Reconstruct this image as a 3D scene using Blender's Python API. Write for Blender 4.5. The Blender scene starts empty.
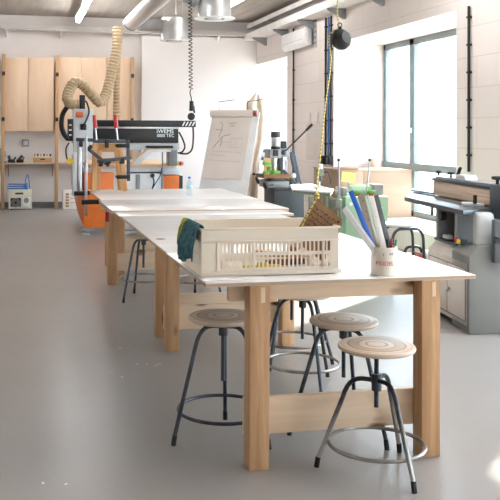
import bpy, bmesh, math, random
from math import sin, cos, pi, radians
from mathutils import Vector, Matrix, Quaternion
random.seed(7)
SC = bpy.context.scene
COL = SC.collection

# ------------------------------------------------------------------ camera
EYE = Vector((0.0, 0.0, 1.615))
YAW, PITCH, ROLL = radians(11.77), radians(0.81), radians(0.31)
FOC, CPX, CPY = 850.0, 190.0, 120.0
_f = Vector((sin(YAW)*cos(PITCH), cos(YAW)*cos(PITCH), sin(PITCH)))
_r0 = Vector((cos(YAW), -sin(YAW), 0)); _u0 = _r0.cross(_f)
_r = _r0*cos(ROLL) + _u0*sin(ROLL); _u = -_r0*sin(ROLL) + _u0*cos(ROLL)
cam = bpy.data.cameras.new('camera'); cob = bpy.data.objects.new('camera', cam); COL.objects.link(cob)
mw = Matrix((( _r.x, _u.x, -_f.x, 0), (_r.y, _u.y, -_f.y, 0), (_r.z, _u.z, -_f.z, 0), (0, 0, 0, 1)))
cob.matrix_world = Matrix.Translation(EYE) @ mw
cam.sensor_width = 36.0; cam.sensor_fit = 'HORIZONTAL'; cam.lens = FOC/500*36
cam.shift_x = (250-CPX)/500; cam.shift_y = -(250-CPY)/500
cam.clip_start = 0.05; cam.clip_end = 200
SC.camera = cob

# ------------------------------------------------------------------ world, sun, exposure
w = bpy.data.worlds.new('sky'); SC.world = w; w.use_nodes = True
bg = w.node_tree.nodes['Background']; bg.inputs[0].default_value = (0.68, 0.84, 1.0, 1); bg.inputs[1].default_value = 4.0
sl = bpy.data.lights.new('sun', 'SUN'); sl.energy = 9.0; sl.angle = radians(1.2); sl.color = (1.0, 0.93, 0.82)
so = bpy.data.objects.new('sun', sl); COL.objects.link(so)
SUN_EL = radians(29.0)
sd = Vector((-0.736*cos(SUN_EL), -0.677*cos(SUN_EL), -sin(SUN_EL)))
so.rotation_euler = sd.to_track_quat('-Z', 'Y').to_euler(); so.location = (12, 16, 9)
SC.view_settings.view_transform = 'Standard'; SC.view_settings.look = 'None'
SC.view_settings.gamma = 1.0; SC.view_settings.use_curve_mapping = False
SC.view_settings.exposure = 1.68

# ------------------------------------------------------------------ measuring helpers: a sight line meets a real plane
def ray(px, py): return (_r*((px-CPX)/FOC) - _u*((py-CPY)/FOC) + _f)
def aty(px, py, Y): d = ray(px, py); return EYE + d*(Y/d.y)
def atx(px, py, X): d = ray(px, py); return EYE + d*(X/d.x)
def atz(px, py, z): d = ray(px, py); return EYE + d*((z-EYE.z)/d.z)

# ------------------------------------------------------------------ materials
def lin(c):
    out = []
    for v in c[:3]:
        v = v/255.0
        out.append(v/12.92 if v <= .04045 else ((v+.055)/1.055)**2.4)
    return (*out, 1.0)
def scl(c, k): return tuple(min(255, v*k) for v in c)
class Mat:
    def __init__(s, name, rough=.5, metal=0.0, spec=.5):
        s.m = bpy.data.materials.new(name); s.m.use_nodes = True
        s.nt = s.m.node_tree; s.b = s.nt.nodes['Principled BSDF']; s.out = s.nt.nodes['Material Output']
        s.b.inputs['Roughness'].default_value = rough; s.b.inputs['Metallic'].default_value = metal
        s.b.inputs['Specular IOR Level'].default_value = spec
    def n(s, t, **k):
        nd = s.nt.nodes.new(t)
        for a, v in k.items():
            if a in nd.inputs: nd.inputs[a].default_value = v
            else: setattr(nd, a, v)
        return nd
    def l(s, a, b): s.nt.links.new(a, b)
    def coords(s, scale=(1, 1, 1), kind='Object'):
        tc = s.n('ShaderNodeTexCoord'); mp = s.n('ShaderNodeMapping'); mp.inputs['Scale'].default_value = scale
        s.l(tc.outputs[kind], mp.inputs['Vector']); return mp.outputs[0]
    def ramp(s, fac, stops):
        r = s.n('ShaderNodeValToRGB'); e = r.color_ramp.elements
        while len(e) < len(stops): e.new(.5)
        for i, (p, c) in enumerate(stops): e[i].position = p; e[i].color = lin(c)
        s.l(fac, r.inputs[0]); return r.outputs[0]
    def bump(s, fac, strength=.2, dist=.01):
        b = s.n('ShaderNodeBump'); b.inputs['Strength'].default_value = strength; b.inputs['Distance'].default_value = dist
        s.l(fac, b.inputs['Height']); s.l(b.outputs[0], s.b.inputs['Normal'])
def plain(name, col, rough=.5, metal=0.0, var=.06, scale=6.0, spec=.5, bump=0.0):
    M = Mat(name, rough, metal, spec); c = M.coords()
    nz = M.n('ShaderNodeTexNoise', Scale=scale, Detail=4.0); M.l(c, nz.inputs['Vector'])
    M.l(M.ramp(nz.outputs[0], [(.3, scl(col, 1-var)), (.7, scl(col, 1+var))]), M.b.inputs['Base Color'])
    if bump: M.bump(nz.outputs[0], bump)
    return M.m
def wood(name, a, b, axis='x', fine=14.0, long=1.2, rough=.5, knots=False):
    M = Mat(name, rough, 0, .35)
    sc = {'x': (long, fine, fine), 'y': (fine, long, fine), 'z': (fine, fine, long)}[axis]
    c = M.coords(sc)
    nz = M.n('ShaderNodeTexNoise', Scale=1.6, Detail=6.0, Roughness=.6, Distortion=.6); M.l(c, nz.inputs['Vector'])
    col = M.ramp(nz.outputs[0], [(.28, a), (.5, tuple((x+y)/2 for x, y in zip(a, b))), (.72, b)])
    if knots:
        c2 = M.coords({'x': (2.2, 5, 5), 'y': (5, 2.2, 5), 'z': (5, 5, 2.2)}[axis])
        v = M.n('ShaderNodeTexVoronoi', Scale=1.3); M.l(c2, v.inputs['Vector'])
        k = M.ramp(v.outputs['Distance'], [(.10, (0, 0, 0)), (.2, (255, 255, 255))])
        mx = M.n('ShaderNodeMix', data_type='RGBA'); M.l(k, mx.inputs[0])
        mx.inputs[6].default_value = lin((116, 72, 42)); M.l(col, mx.inputs[7]); col = mx.outputs[2]
    M.l(col, M.b.inputs['Base Color']); M.bump(nz.outputs[0], .08, .004)
    return M.m

MT = {}
MT['plaster'] = plain('wall_plaster', (226, 219, 215), .8, 0, .015, 2.0, .2)
MT['white_wall'] = plain('white_wall_paint', (226, 221, 219), .75, 0, .01, 1.5, .2)
def blockwall():
    M = Mat('painted_block', .75, 0, .2)
    tc = M.n('ShaderNodeTexCoord'); sp = M.n('ShaderNodeSeparateXYZ'); cb = M.n('ShaderNodeCombineXYZ')
    M.l(tc.outputs['Object'], sp.inputs[0]); M.l(sp.outputs['Y'], cb.inputs['X']); M.l(sp.outputs['Z'], cb.inputs['Y'])
    br = M.n('ShaderNodeTexBrick'); M.l(cb.outputs[0], br.inputs['Vector'])
    br.inputs['Scale'].default_value = 1.0; br.inputs['Brick Width'].default_value = .95; br.inputs['Row Height'].default_value = .36
    br.inputs['Mortar Size'].default_value = .006; br.inputs['Mortar Smooth'].default_value = .3
    br.inputs['Color1'].default_value = lin((220, 209, 202)); br.inputs['Color2'].default_value = lin((223, 213, 207)); br.inputs['Mortar'].default_value = lin((204, 192, 185))
    M.l(br.outputs['Color'], M.b.inputs['Base Color']); M.bump(br.outputs['Fac'], -.15, .004)
    return M.m
MT['block'] = blockwall()
def floor_mat():
    M = Mat('sealed_concrete_floor', .3, 0, .8); c = M.coords()
    a = M.n('ShaderNodeTexNoise', Scale=.5, Detail=5.0); b = M.n('ShaderNodeTexNoise', Scale=130.0, Detail=2.0); s = M.n('ShaderNodeTexNoise', Scale=5.0, Detail=6.0)
    for x in (a, b, s): M.l(c, x.inputs['Vector'])
    ca = M.ramp(a.outputs[0], [(.3, (151, 146, 142)), (.7, (164, 159, 154))])
    cb = M.ramp(b.outputs[0], [(.3, (205, 203, 202)), (.7, (255, 255, 255))])
    m = M.n('ShaderNodeMix', data_type='RGBA', blend_type='MULTIPLY'); m.inputs[0].default_value = .5
    M.l(ca, m.inputs[6]); M.l(cb, m.inputs[7]); M.l(m.outputs[2], M.b.inputs['Base Color'])
    r = M.n('ShaderNodeMapRange'); r.inputs[3].default_value = .27; r.inputs[4].default_value = .36
    M.l(s.outputs[0], r.inputs[0]); M.l(r.outputs[0], M.b.inputs['Roughness']); M.bump(b.outputs[0], .12, .002)
    return M.m
MT['floor'] = floor_mat()
def ceil_mat():
    M = Mat('board_marked_concrete', .85, 0, .2); c = M.coords((6, .5, 1))
    a = M.n('ShaderNodeTexNoise', Scale=1.0, Detail=6.0); M.l(c, a.inputs['Vector'])
    M.l(M.ramp(a.outputs[0], [(.3, (164, 154, 146)), (.7, (186, 177, 168))]), M.b.inputs['Base Color'])
    return M.m
MT['ceiling'] = ceil_mat()
MT['pine_z'] = wood('pine_post', (168, 123, 83), (218, 178, 136), 'z', 9, .7, .55, True)
MT['pine_x'] = wood('pine_rail', (216, 188, 158), (236, 212, 184), 'x', 9, .7, .55, True)
MT['tenon'] = plain('pale_tenon_wood', (232, 206, 172), .6)
MT['top'] = wood('pale_worktop', (226, 223, 220), (236, 234, 232), 'x', 4, .8, .2)
MT['top_edge'] = wood('worktop_edge', (176, 150, 124), (196, 172, 148), 'x', 9, 1, .6)
MT['ply'] = wood('birch_plywood', (216, 184, 154), (226, 198, 168), 'z', 5, .6, .55)
MT['ply_box'] = wood('box_plywood', (146, 122, 100), (160, 136, 114), 'x', 5, .6, .55)
MT['ply_flat'] = wood('birch_plywood_shelf', (214, 182, 146), (230, 200, 166), 'x', 5, .6, .55)
MT['timber'] = wood('rack_timber', (176, 136, 98), (200, 160, 120), 'z', 10, .8, .6)
MT['oldwood'] = wood('bench_wood', (190, 140, 92), (216, 170, 120), 'z', 10, .9, .6)
MT['brownwood'] = wood('brown_offcut', (120, 84, 56), (158, 116, 80), 'x', 10, 1, .6)
MT['steel'] = plain('bare_steel', (188, 188, 190), .3, .9, .06, 9)
def worn_mat():
    M = Mat('worn_black_tube', .36, .6); c = M.coords(); sp = M.n('ShaderNodeSeparateXYZ'); M.l(c, sp.inputs[0])
    nz = M.n('ShaderNodeTexNoise', Scale=14.0, Detail=4.0); M.l(c, nz.inputs['Vector'])
    ad = M.n('ShaderNodeMath', operation='MULTIPLY_ADD'); ad.inputs[1].default_value = .16; M.l(nz.outputs[0], ad.inputs[0]); M.l(sp.outputs[2], ad.inputs[2])
    M.l(M.ramp(ad.outputs[0], [(.20, (176, 172, 168)), (.34, (120, 118, 116)), (.42, (62, 64, 68))]), M.b.inputs['Base Color']); return M.m
MT['worntube'] = worn_mat()
MT['darksteel'] = plain('dark_steel_tube', (74, 78, 84), .34, .75, .12, 12)
MT['wornsteel'] = plain('worn_grey_steel_ring', (150, 146, 142), .35, .8, .14, 12)
MT['black'] = plain('black_rubber', (17, 17, 18), .55, 0, .1)
MT['glossblack'] = plain('black_enamel', (12, 14, 18), .38, 0, .1)
MT['galv'] = plain('galvanised_sheet', (196, 196, 196), .38, .75, .09, 4)
MT['traymetal'] = plain('tray_sheet', (234, 230, 225), .45, 0, .03, 4)
MT['whitemetal'] = plain('white_enamel', (232, 230, 228), .4, 0, .02)
MT['frame'] = plain('window_frame_grey', (126, 138, 139), .45, 0, .02)
MT['orange'] = plain('orange_paint', (226, 116, 44), .45, 0, .04)
MT['palegrey'] = plain('pale_grey_enamel', (200, 203, 206), .42, 0, .03)
MT['whitepanel'] = plain('white_panel', (226, 228, 230), .45, 0, .02)
MT['machgrey'] = plain('machine_grey', (140, 142, 144), .45, 0, .05)
MT['hose'] = plain('beige_hose', (172, 148, 116), .7, 0, .08, 20)
MT['red'] = plain('red_plastic', (180, 34, 36), .4)
MT['yellow'] = plain('yellow_plastic', (226, 190, 40), .45)
MT['paleyellow'] = plain('pale_yellow_sheet', (250, 226, 140), .6)
MT['blue'] = plain('blue_plastic', (24, 92, 190), .4)
MT['bluehose'] = plain('blue_hose', (48, 110, 180), .4)
MT['brightgreen'] = plain('bright_green_paint', (92, 160, 56), .45)
MT['green'] = plain('pale_green_enamel', (156, 194, 164), .42, 0, .03)
MT['greygreen'] = plain('grey_green_enamel', (116, 126, 112), .45, 0, .05)
MT['cabgrey'] = plain('dark_slate_paint', (50, 56, 60), .5, 0, .05)
MT['sandbody'] = plain('light_blue_grey_body', (122, 124, 122), .45, 0, .02)
MT['pillar'] = plain('pale_pillar_grey', (176, 179, 178), .45, 0, .02)
MT['sandcab'] = plain('warm_grey_cabinet', (226, 217, 208), .45, 0, .02)
MT['slab'] = plain('blue_grey_cast_table', (84, 92, 98), .26, .25, .05)
MT['slabdark'] = plain('dark_housing', (62, 70, 80), .45, 0, .05)
MT['belt'] = wood('sanding_belt', (190, 160, 134), (238, 218, 196), 'y', 26, .5, .8)
MT['paper'] = plain('paper', (226, 216, 208), .8, 0, .02, 3)
MT['poster'] = plain('poster_paper', (206, 195, 184), .8, 0, .02, 3)
MT['whitepaper'] = plain('white_paper', (240, 236, 232), .8, 0, .02, 3)
MT['ink'] = plain('ink', (52, 48, 50), .7)
MT['paleink'] = plain('faint_marker', (186, 176, 170), .8)
MT['pencil'] = plain('grey_marker', (120, 112, 110), .8)
MT['fainter'] = plain('very_faint_print', (206, 198, 192), .8)
MT['redink'] = plain('red_ink', (196, 58, 50), .7)
MT['whiteink'] = plain('white_lettering', (232, 234, 238), .5)
MT['card'] = plain('brown_cardboard', (150, 112, 76), .8, 0, .06, 9)
MT['kraft'] = plain('kraft_carton', (186, 146, 104), .8, 0, .05, 9)
MT['canvas'] = plain('beige_canvas', (222, 206, 188), .9, 0, .05, 5)
MT['ceramic'] = plain('white_pot', (228, 218, 204), .45, 0, .03)
MT['bucket'] = plain('cream_bucket', (240, 224, 204), .5, 0, .02)
MT['cream'] = plain('cream_casing', (214, 208, 188), .5, 0, .04)
MT['teal'] = plain('teal_cloth', (70, 106, 114), .95, 0, .22, 40, .1, .3)
MT['lime'] = plain('lime_cloth', (166, 172, 66), .95, 0, .15, 40, .1, .3)
MT['skirting'] = plain('grey_skirting', (112, 112, 110), .6)
MT['clearplastic'] = plain('hazy_ruler', (204, 202, 198), .25, 0, .03)
MT['ruler'] = plain('aluminium_ruler', (168, 158, 146), .35, .5, .04)
MT['ruler_w'] = plain('white_ruler', (226, 222, 216), .4, 0, .02)
MT['ruler_d'] = plain('grey_ruler', (84, 84, 88), .4, .3, .05)
MT['concrete'] = plain('outdoor_ground', (190, 186, 178), .9)
def crate_mat():
    M = Mat('milky_crate_plastic', .45, 0, .4); M.b.inputs['Base Color'].default_value = lin((244, 234, 220))
    tr = M.n('ShaderNodeBsdfTranslucent'); tr.inputs[0].default_value = lin((246, 238, 226)); mx = M.n('ShaderNodeMixShader'); mx.inputs[0].default_value = .35
    M.l(M.b.outputs[0], mx.inputs[1]); M.l(tr.outputs[0], mx.inputs[2]); M.l(mx.outputs[0], M.out.inputs[0]); return M.m
MT['crate'] = crate_mat()
def glass_mat(name, tint, glossy=.1):
    M = Mat(name); lw = M.n('ShaderNodeLayerWeight', Blend=.5); pw = M.n('ShaderNodeMath', operation='POWER'); pw.inputs[1].default_value = 4.0
    M.l(lw.outputs['Facing'], pw.inputs[0]); fr = M.n('ShaderNodeMath', operation='MULTIPLY_ADD'); fr.inputs[1].default_value = .35; fr.inputs[2].default_value = .03
    M.l(pw.outputs[0], fr.inputs[0])
    t = M.n('ShaderNodeBsdfTransparent'); t.inputs[0].default_value = tint; g = M.n('ShaderNodeBsdfGlossy'); g.inputs['Roughness'].default_value = .02
    mx = M.n('ShaderNodeMixShader'); M.l(fr.outputs[0], mx.inputs[0]); M.l(t.outputs[0], mx.inputs[1]); M.l(g.outputs[0], mx.inputs[2]); M.l(mx.outputs[0], M.out.inputs[0]); return M.m
MT['glass'] = glass_mat('window_glass', (.97, .985, .985, 1))
MT['bottle'] = glass_mat('clear_bottle_plastic', (.86, .92, .96, 1))
def emit(name, col, s):
    M = Mat(name); e = M.n('ShaderNodeEmission'); e.inputs[0].default_value = col; e.inputs[1].default_value = s; M.l(e.outputs[0], M.out.inputs[0]); return M.m
MT['lamp'] = emit('fluorescent_tube', (.97, .985, 1, 1), 17.0)
def rope_mat():
    M = Mat('yellow_black_rope', .8); c = M.coords((1, 1, 1))
    wv = M.n('ShaderNodeTexWave', Scale=14.0, Distortion=2.0); wv.bands_direction = 'Z'; M.l(c, wv.inputs['Vector'])
    M.l(M.ramp(wv.outputs[0], [(.06, (70, 66, 48)), (.2, (220, 200, 108))]), M.b.inputs['Base Color']); return M.m
MT['rope'] = rope_mat()
def seat_mat():
    M = Mat('turned_seat_wood', .45, 0, .4)
    tc = M.n('ShaderNodeTexCoord'); sp = M.n('ShaderNodeSeparateXYZ'); cb = M.n('ShaderNodeCombineXYZ'); ln = M.n('ShaderNodeVectorMath', operation='LENGTH')
    M.l(tc.outputs['Object'], sp.inputs[0]); M.l(sp.outputs[0], cb.inputs[0]); M.l(sp.outputs[1], cb.inputs[1]); M.l(cb.outputs[0], ln.inputs[0])
    nz = M.n('ShaderNodeTexNoise', Scale=9.0, Detail=5.0); M.l(tc.outputs['Object'], nz.inputs['Vector'])
    mr = M.n('ShaderNodeMath', operation='MULTIPLY'); mr.inputs[1].default_value = .018; M.l(nz.outputs[0], mr.inputs[0])
    ad = M.n('ShaderNodeMath', operation='ADD'); M.l(ln.outputs['Value'], ad.inputs[0]); M.l(mr.outputs[0], ad.inputs[1])
    dv = M.n('ShaderNodeMath', operation='MULTIPLY'); dv.inputs[1].default_value = 4.0; M.l(ad.outputs[0], dv.inputs[0])
    L, D, D2 = (204, 184, 164), (126, 104, 86), (158, 136, 116)
    col = M.ramp(dv.outputs[0], [(.0, L), (.2, L), (.235, D), (.27, L), (.36, L), (.385, D2), (.41, (178, 154, 132)), (.56, (184, 160, 138)), (.585, D), (.61, L), (.69, L), (.705, D2), (.72, L), (1, (210, 190, 168))])
    M.l(col, M.b.inputs['Base Color']); return M.m
MT['seat'] = seat_mat()
def spiral_mat():
    M = Mat('spiral_duct_sheet', .5, .55); c = M.coords()
    wv = M.n('ShaderNodeTexWave', Scale=3.2); wv.bands_direction = 'DIAGONAL'; M.l(c, wv.inputs['Vector'])
    M.l(M.ramp(wv.outputs[0], [(.0, (176, 172, 170)), (.12, (204, 200, 198))]), M.b.inputs['Base Color']); return M.m
MT['duct'] = spiral_mat()

# ------------------------------------------------------------------ mesh builder
class MB:
    def __init__(s): s.bm = bmesh.new()
    def _add(s, tmp, M=None):
        if M is not None: bmesh.ops.transform(tmp, matrix=M, verts=tmp.verts)
        me = bpy.data.meshes.new('t'); tmp.to_mesh(me); tmp.free(); s.bm.from_mesh(me); bpy.data.meshes.remove(me); return s
    def box(s, x0, x1, y0, y1, z0, z1, bev=0.0, M=None, seg=2):
        t = bmesh.new(); bmesh.ops.create_cube(t, size=1)
        bmesh.ops.scale(t, vec=(abs(x1-x0), abs(y1-y0), abs(z1-z0)), verts=t.verts)
        bmesh.ops.translate(t, vec=((x0+x1)/2, (y0+y1)/2, (z0+z1)/2), verts=t.verts)
        if bev: bmesh.ops.bevel(t, geom=t.edges[:], offset=bev, segments=seg, affect='EDGES', profile=.5)
        return s._add(t, M)
    def bar(s, p, q, wd, ht, bev=0.0, up=(0, 0, 1)):
        p, q = Vector(p), Vector(q); d = q-p; L = d.length; d.normalize(); u = Vector(up)
        if abs(d.dot(u)) > .98: u = Vector((0, 1, 0))
        x = d.cross(u).normalized(); z = x.cross(d)
        M = Matrix(((x.x, d.x, z.x, p.x), (x.y, d.y, z.y, p.y), (x.z, d.z, z.z, p.z), (0, 0, 0, 1)))
        return s.box(-wd/2, wd/2, 0, L, -ht/2, ht/2, bev, M)
    def tube(s, pts, r, seg=10, closed=False, caps=True):
        pts = [Vector(p) for p in pts]; n = len(pts); rs = r if isinstance(r, (list, tuple)) else [r]*n
        T = []
        for i in range(n):
            a = pts[(i-1) % n] if (closed or i > 0) else pts[i]; b = pts[(i+1) % n] if (closed or i < n-1) else pts[i]
            T.append((b-a).normalized())
        u = T[0].orthogonal().normalized(); rings = []
        for i in range(n):
            if i > 0: u = (u - T[i]*u.dot(T[i])).normalized()
            v = T[i].cross(u)
            rings.append([s.bm.verts.new(pts[i] + (u*cos(2*pi*k/seg) + v*sin(2*pi*k/seg))*rs[i]) for k in range(seg)])
        for i in range(n if closed else n-1):
            A, B = rings[i], rings[(i+1) % n]
            off = 0
            if closed and i == n-1: off = min(range(seg), key=lambda o: (A[0].co-B[o].co).length)
            for k in range(seg): s.bm.faces.new((A[k], A[(k+1) % seg], B[(k+1+off) % seg], B[(k+off) % seg]))
        if caps and not closed: s.bm.faces.new(rings[0][::-1]); s.bm.faces.new(rings[-1])
        return s
    def cyl(s, p, q, r, seg=16, r2=None): return s.tube([p, q], [r, r if r2 is None else r2], seg)
    def lathe(s, prof, seg=24, M=None, sweep=1.0):
        t = bmesh.new(); rings = []
        for (r, z) in prof:
            if r < 1e-6: rings.append([t.verts.new((0, 0, z))])
            else: rings.append([t.verts.new((r*cos(2*pi*k/seg), r*sin(2*pi*k/seg), z)) for k in range(seg)])
        for A, B in zip(rings, rings[1:]):
            for k in range(seg):
                k2 = (k+1) % seg
                if len(A) == 1 and len(B) == 1: continue
                if len(A) == 1: t.faces.new((A[0], B[k], B[k2]))
                elif len(B) == 1: t.faces.new((A[k], A[k2], B[0]))
                else: t.faces.new((A[k], A[k2], B[k2], B[k]))
        return s._add(t, M)
    def prism(s, poly, vec, bev=0.0):
        t = bmesh.new(); v = Vector(vec)
        a = [t.verts.new(Vector(p)) for p in poly]; b = [t.verts.new(Vector(p)+v) for p in poly]; n = len(a)
        t.faces.new(a[::-1]); t.faces.new(b)
        for i in range(n): t.faces.new((a[i], a[(i+1) % n], b[(i+1) % n], b[i]))
        if bev: bmesh.ops.bevel(t, geom=t.edges[:], offset=bev, segments=2, affect='EDGES', profile=.5)
        return s._add(t)
    def sphere(s, c, r, sc=(1, 1, 1), seg=18, M=None):
        t = bmesh.new(); bmesh.ops.create_uvsphere(t, u_segments=seg, v_segments=seg//2, radius=r)
        bmesh.ops.scale(t, vec=sc, verts=t.verts)
        if M is not None: bmesh.ops.transform(t, matrix=M, verts=t.verts)
        bmesh.ops.translate(t, vec=Vector(c), verts=t.verts); return s._add(t)
    def grid(s, fn, nu, nv, thick=0.0):
        V = [[s.bm.verts.new(fn(i/nu, j/nv)) for j in range(nv+1)] for i in range(nu+1)]; fs = []
        for i in range(nu):
            for j in range(nv): fs.append(s.bm.faces.new((V[i][j], V[i+1][j], V[i+1][j+1], V[i][j+1])))
        if thick: bmesh.ops.recalc_face_normals(s.bm, faces=fs); bmesh.ops.solidify(s.bm, geom=fs, thickness=thick)
        return s
    def build(s, name, mat, parent=None, world=False, origin=None, ang=38):
        inv = Matrix()
        if world and parent is not None:
            chain = []; p = parent
            while p is not None: chain.append(p); p = p.parent
            M = Matrix()
            for p in reversed(chain): M = M @ Matrix.LocRotScale(p.location, p.rotation_euler, p.scale)
            inv = M.inverted()
        bmesh.ops.transform(s.bm, matrix=inv, verts=s.bm.verts)
        if origin is not None: bmesh.ops.translate(s.bm, vec=-Vector(origin), verts=s.bm.verts)
        bmesh.ops.recalc_face_normals(s.bm, faces=s.bm.faces)
        me = bpy.data.meshes.new(name); s.bm.to_mesh(me); s.bm.free()
        me.shade_smooth(); me.set_sharp_from_angle(angle=radians(ang))
        me.materials.append(MT[mat] if isinstance(mat, str) else mat)
        o = bpy.data.objects.new(name, me); COL.objects.link(o)
        if origin is not None: o.location = origin
        if parent is not None: o.parent = parent
        return o
def thing(name, label, cat, loc=(0, 0, 0), rz=0.0, group=None):
    o = bpy.data.objects.new(name, None); COL.objects.link(o); o.location = loc; o.rotation_euler = (0, 0, rz)
    o.empty_display_size = .1; return tag(o, label, cat, group)
def tag(o, label, cat, group=None):
    o['label'] = label; o['category'] = cat
    if group: o['group'] = group
    return o
def struct(o): o['kind'] = 'structure'; return o
def smooth(pts, n=8):
    pts = [Vector(p) for p in pts]; out = []
    for i in range(len(pts)-1):
        p0 = pts[max(i-1, 0)]; p1 = pts[i]; p2 = pts[i+1]; p3 = pts[min(i+2, len(pts)-1)]
        for k in range(n):
            t = k/n; out.append(.5*((2*p1) + (p2-p0)*t + (2*p0-5*p1+4*p2-p3)*t*t + (-p0+3*p1-3*p2+p3)*t**3))
    out.append(pts[-1]); return out
def text_bm(txt, size, depth=.001):
    cu = bpy.data.curves.new('t', 'FONT'); cu.body = txt; cu.size = size; cu.extrude = depth; cu.resolution_u = 3
    o = bpy.data.objects.new('t', cu); COL.objects.link(o)
    dg = bpy.context.evaluated_depsgraph_get(); me = bpy.data.meshes.new_from_object(o.evaluated_get(dg))
    mb = MB(); mb.bm.from_mesh(me); bpy.data.objects.remove(o); bpy.data.curves.remove(cu); bpy.data.meshes.remove(me); return mb
def copy_tree(root, parent=None, level=0):
    c = root.copy(); COL.objects.link(c)
    if parent is not None: c.parent = parent
    for ch in list(root.children): copy_tree(ch, c)
    return c

exec_parts = None
# ================================================================== SETTING
YF, XW, ZC = 18.4, 5.3, 4.08
XG = 6.2                                                    # plane of the window glazing
struct(MB().box(-7, 7.2, -3.0, YF+.4, -.15, 0).build('floor', 'floor'))
struct(MB().box(-7, 6.6, -3.0, YF+.4, ZC, ZC+.25).build('ceiling', 'ceiling'))
struct(MB().box(-7, 6.6, YF, YF+.4, 0, ZC).build('wall_far', 'plaster'))
struct(MB().box(-7.2, -7, -3.0, YF+.4, 0, ZC).build('wall_left', 'plaster'))
bw = MB().box(-7.2, 6.6, -3.3, -3.0, 0, ZC)
struct(bw.build('wall_back', 'plaster'))
struct(MB().box(-25, 45, -25, 45, -.4, -.17).build('trim_1', 'concrete'))      # paved yard outside
wp = MB().box(2.72, XW, YF-.22, YF, 0, 3.7); struct(wp.build('wall_partition', 'white_wall'))
rw = MB(); Z0, Z1 = .3, 3.12
piers = [(-3.0, -2.6), (1.2, 3.3), (7.49, 9.5), (13.55, 16.05)]
for a, b in piers: rw.box(XW, XG+.1, a, b, 0, ZC)
for a, b in [(-2.6, 1.2), (3.3, 7.49), (9.5, 13.55), (16.05, YF)]:
    rw.box(XW, XG+.1, a, b, 0, Z0); rw.box(XW, XG+.1, a, b, Z1, ZC)
struct(rw.build('wall_right', 'block'))
wi = 0
for a, b in [(-2.6, 1.2), (3.3, 7.49), (9.5, 13.55), (16.05, YF)]:
    wi += 1; f = MB(); t = .09; fw = .12; Zt = Z1
    f.box(XG, XG+t, a, a+t, Z0, Z1, .006); f.box(XG, XG+t, b-t, b, Z0, Z1, .006)
    f.box(XG, XG+t, a, b, Z1-.1, Z1, .006); f.box(XG, XG+t, a, b, Z0, Z0+.09, .006); f.box(XG-.02, XG+t, a, b, 1.02, 1.14, .006)
    m1 = b-1.05
    f.box(XG, XG+t, m1-.08, m1+.08, Z0, Z1, .006)
    wo = struct(f.build('window_%d' % wi, 'frame'))
    for (p, q, r, s_) in [(a+t, m1-.08, Z0+.09, 1.02), (m1+.08, b-t, Z0+.09, 1.02), (a+t, m1-.08, 1.14, Z1-.1), (m1+.08, b-t, 1.14, Z1-.1)]:
        MB().box(XG+.04, XG+.05, p, q, r, s_).build('pane', 'glass', wo)
    if wi == 3:
        h = MB().box(XG-.05, XG, m1-.02, m1+.02, 1.62, 1.70, .006); h.tube([(XG-.05, m1, 1.66), (XG-.06, m1, 1.5), (XG-.05, m1, 1.42)], .012)
        h.build('handle', 'whitemetal', wo)
for k, (x0, x1) in enumerate([(.45, .86), (-.9, -.1)]):
    pass
struct(MB().box(-7, 2.7, YF-.02, YF, 0, .11).build('baseboard_far', 'skirting'))
# ================================================================== WORKTABLES
TZ = .905
def frame_parts(root, yf, xl=1.115, xr=2.105, rail_back=True, tenon=False):
    lw = .1; zb = TZ-.021
    for x in (xl, xr-lw):
        lg = MB().box(x, x+lw, yf, yf+lw, 0, zb, .004).build('leg', 'pine_z', root, world=True)
        if tenon: MB().box(x+.055, x+.075, yf-.0015, yf+.02, zb-.085, zb-.012).build('tenon', 'tenon', lg, world=True)
    MB().box(xl-.08, xr-.03, yf+lw+.0005, yf+lw+.036, zb-.092, zb-.001, .003).build('apron', 'pine_x', root, world=True)
    MB().box(xl+.002, xr-.002, yf+lw+.0005, yf+lw+.036, .135, .315, .003).build('rail', 'pine_x', root, world=True)
def top_part(root, x0, x1, y0, y1, z=TZ, th=.02):
    t = MB().box(x0, x1, y0, y1, z-th, z, .002).build('tabletop', 'top', root, world=True)
    MB().box(x0+.0, x1-.0, y0-.002, y0-.0002, z-th+.002, z-.003).build('edge_band', 'top_edge', t, world=True)
    MB().box(x0-.002, x0-.0002, y0, y1, z-th+.002, z-.003).build('edge_band', 'top_edge', t, world=True)
    return t
ta = thing('worktable', 'long pale worktable nearest the camera, carrying the plastic crate and white pot', 'table', (1.6, 4.0, 0), 0, 'worktables in one long row')
top_part(ta, .895, 2.285, 3.90, 7.12)
frame_parts(ta, 3.925, tenon=True); frame_parts(ta, 6.17)
MB().lathe([(0, .0006), (.032, .0006), (.034, 0)], 20, Matrix.Translation(atz(160.5, 239, TZ))).build('cable_hole', 'black', ta, world=True)
tb = thing('worktable', 'middle worktable of the row, behind the crate, its end sticking out to the left', 'table', (1.7, 7.9, 0), 0, 'worktables in one long row')
top_part(tb, .885, 2.42, 7.125, 7.50); top_part(tb, .865, 2.5, 7.505, 8.68, TZ+.012, .03)
frame_parts(tb, 6.6); frame_parts(tb, 8.93, .99, 2.1)
tc = thing('worktable', 'farthest worktable of the row, under the clamped wooden stool and water bottle', 'table', (1.7, 9.6, 0), 0, 'worktables in one long row')
top_part(tc, .905, 2.58, 8.69, 10.45)
frame_parts(tc, 9.2, 1.1, 2.15); frame_parts(tc, 10.2, 1.1, 2.15)

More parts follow.
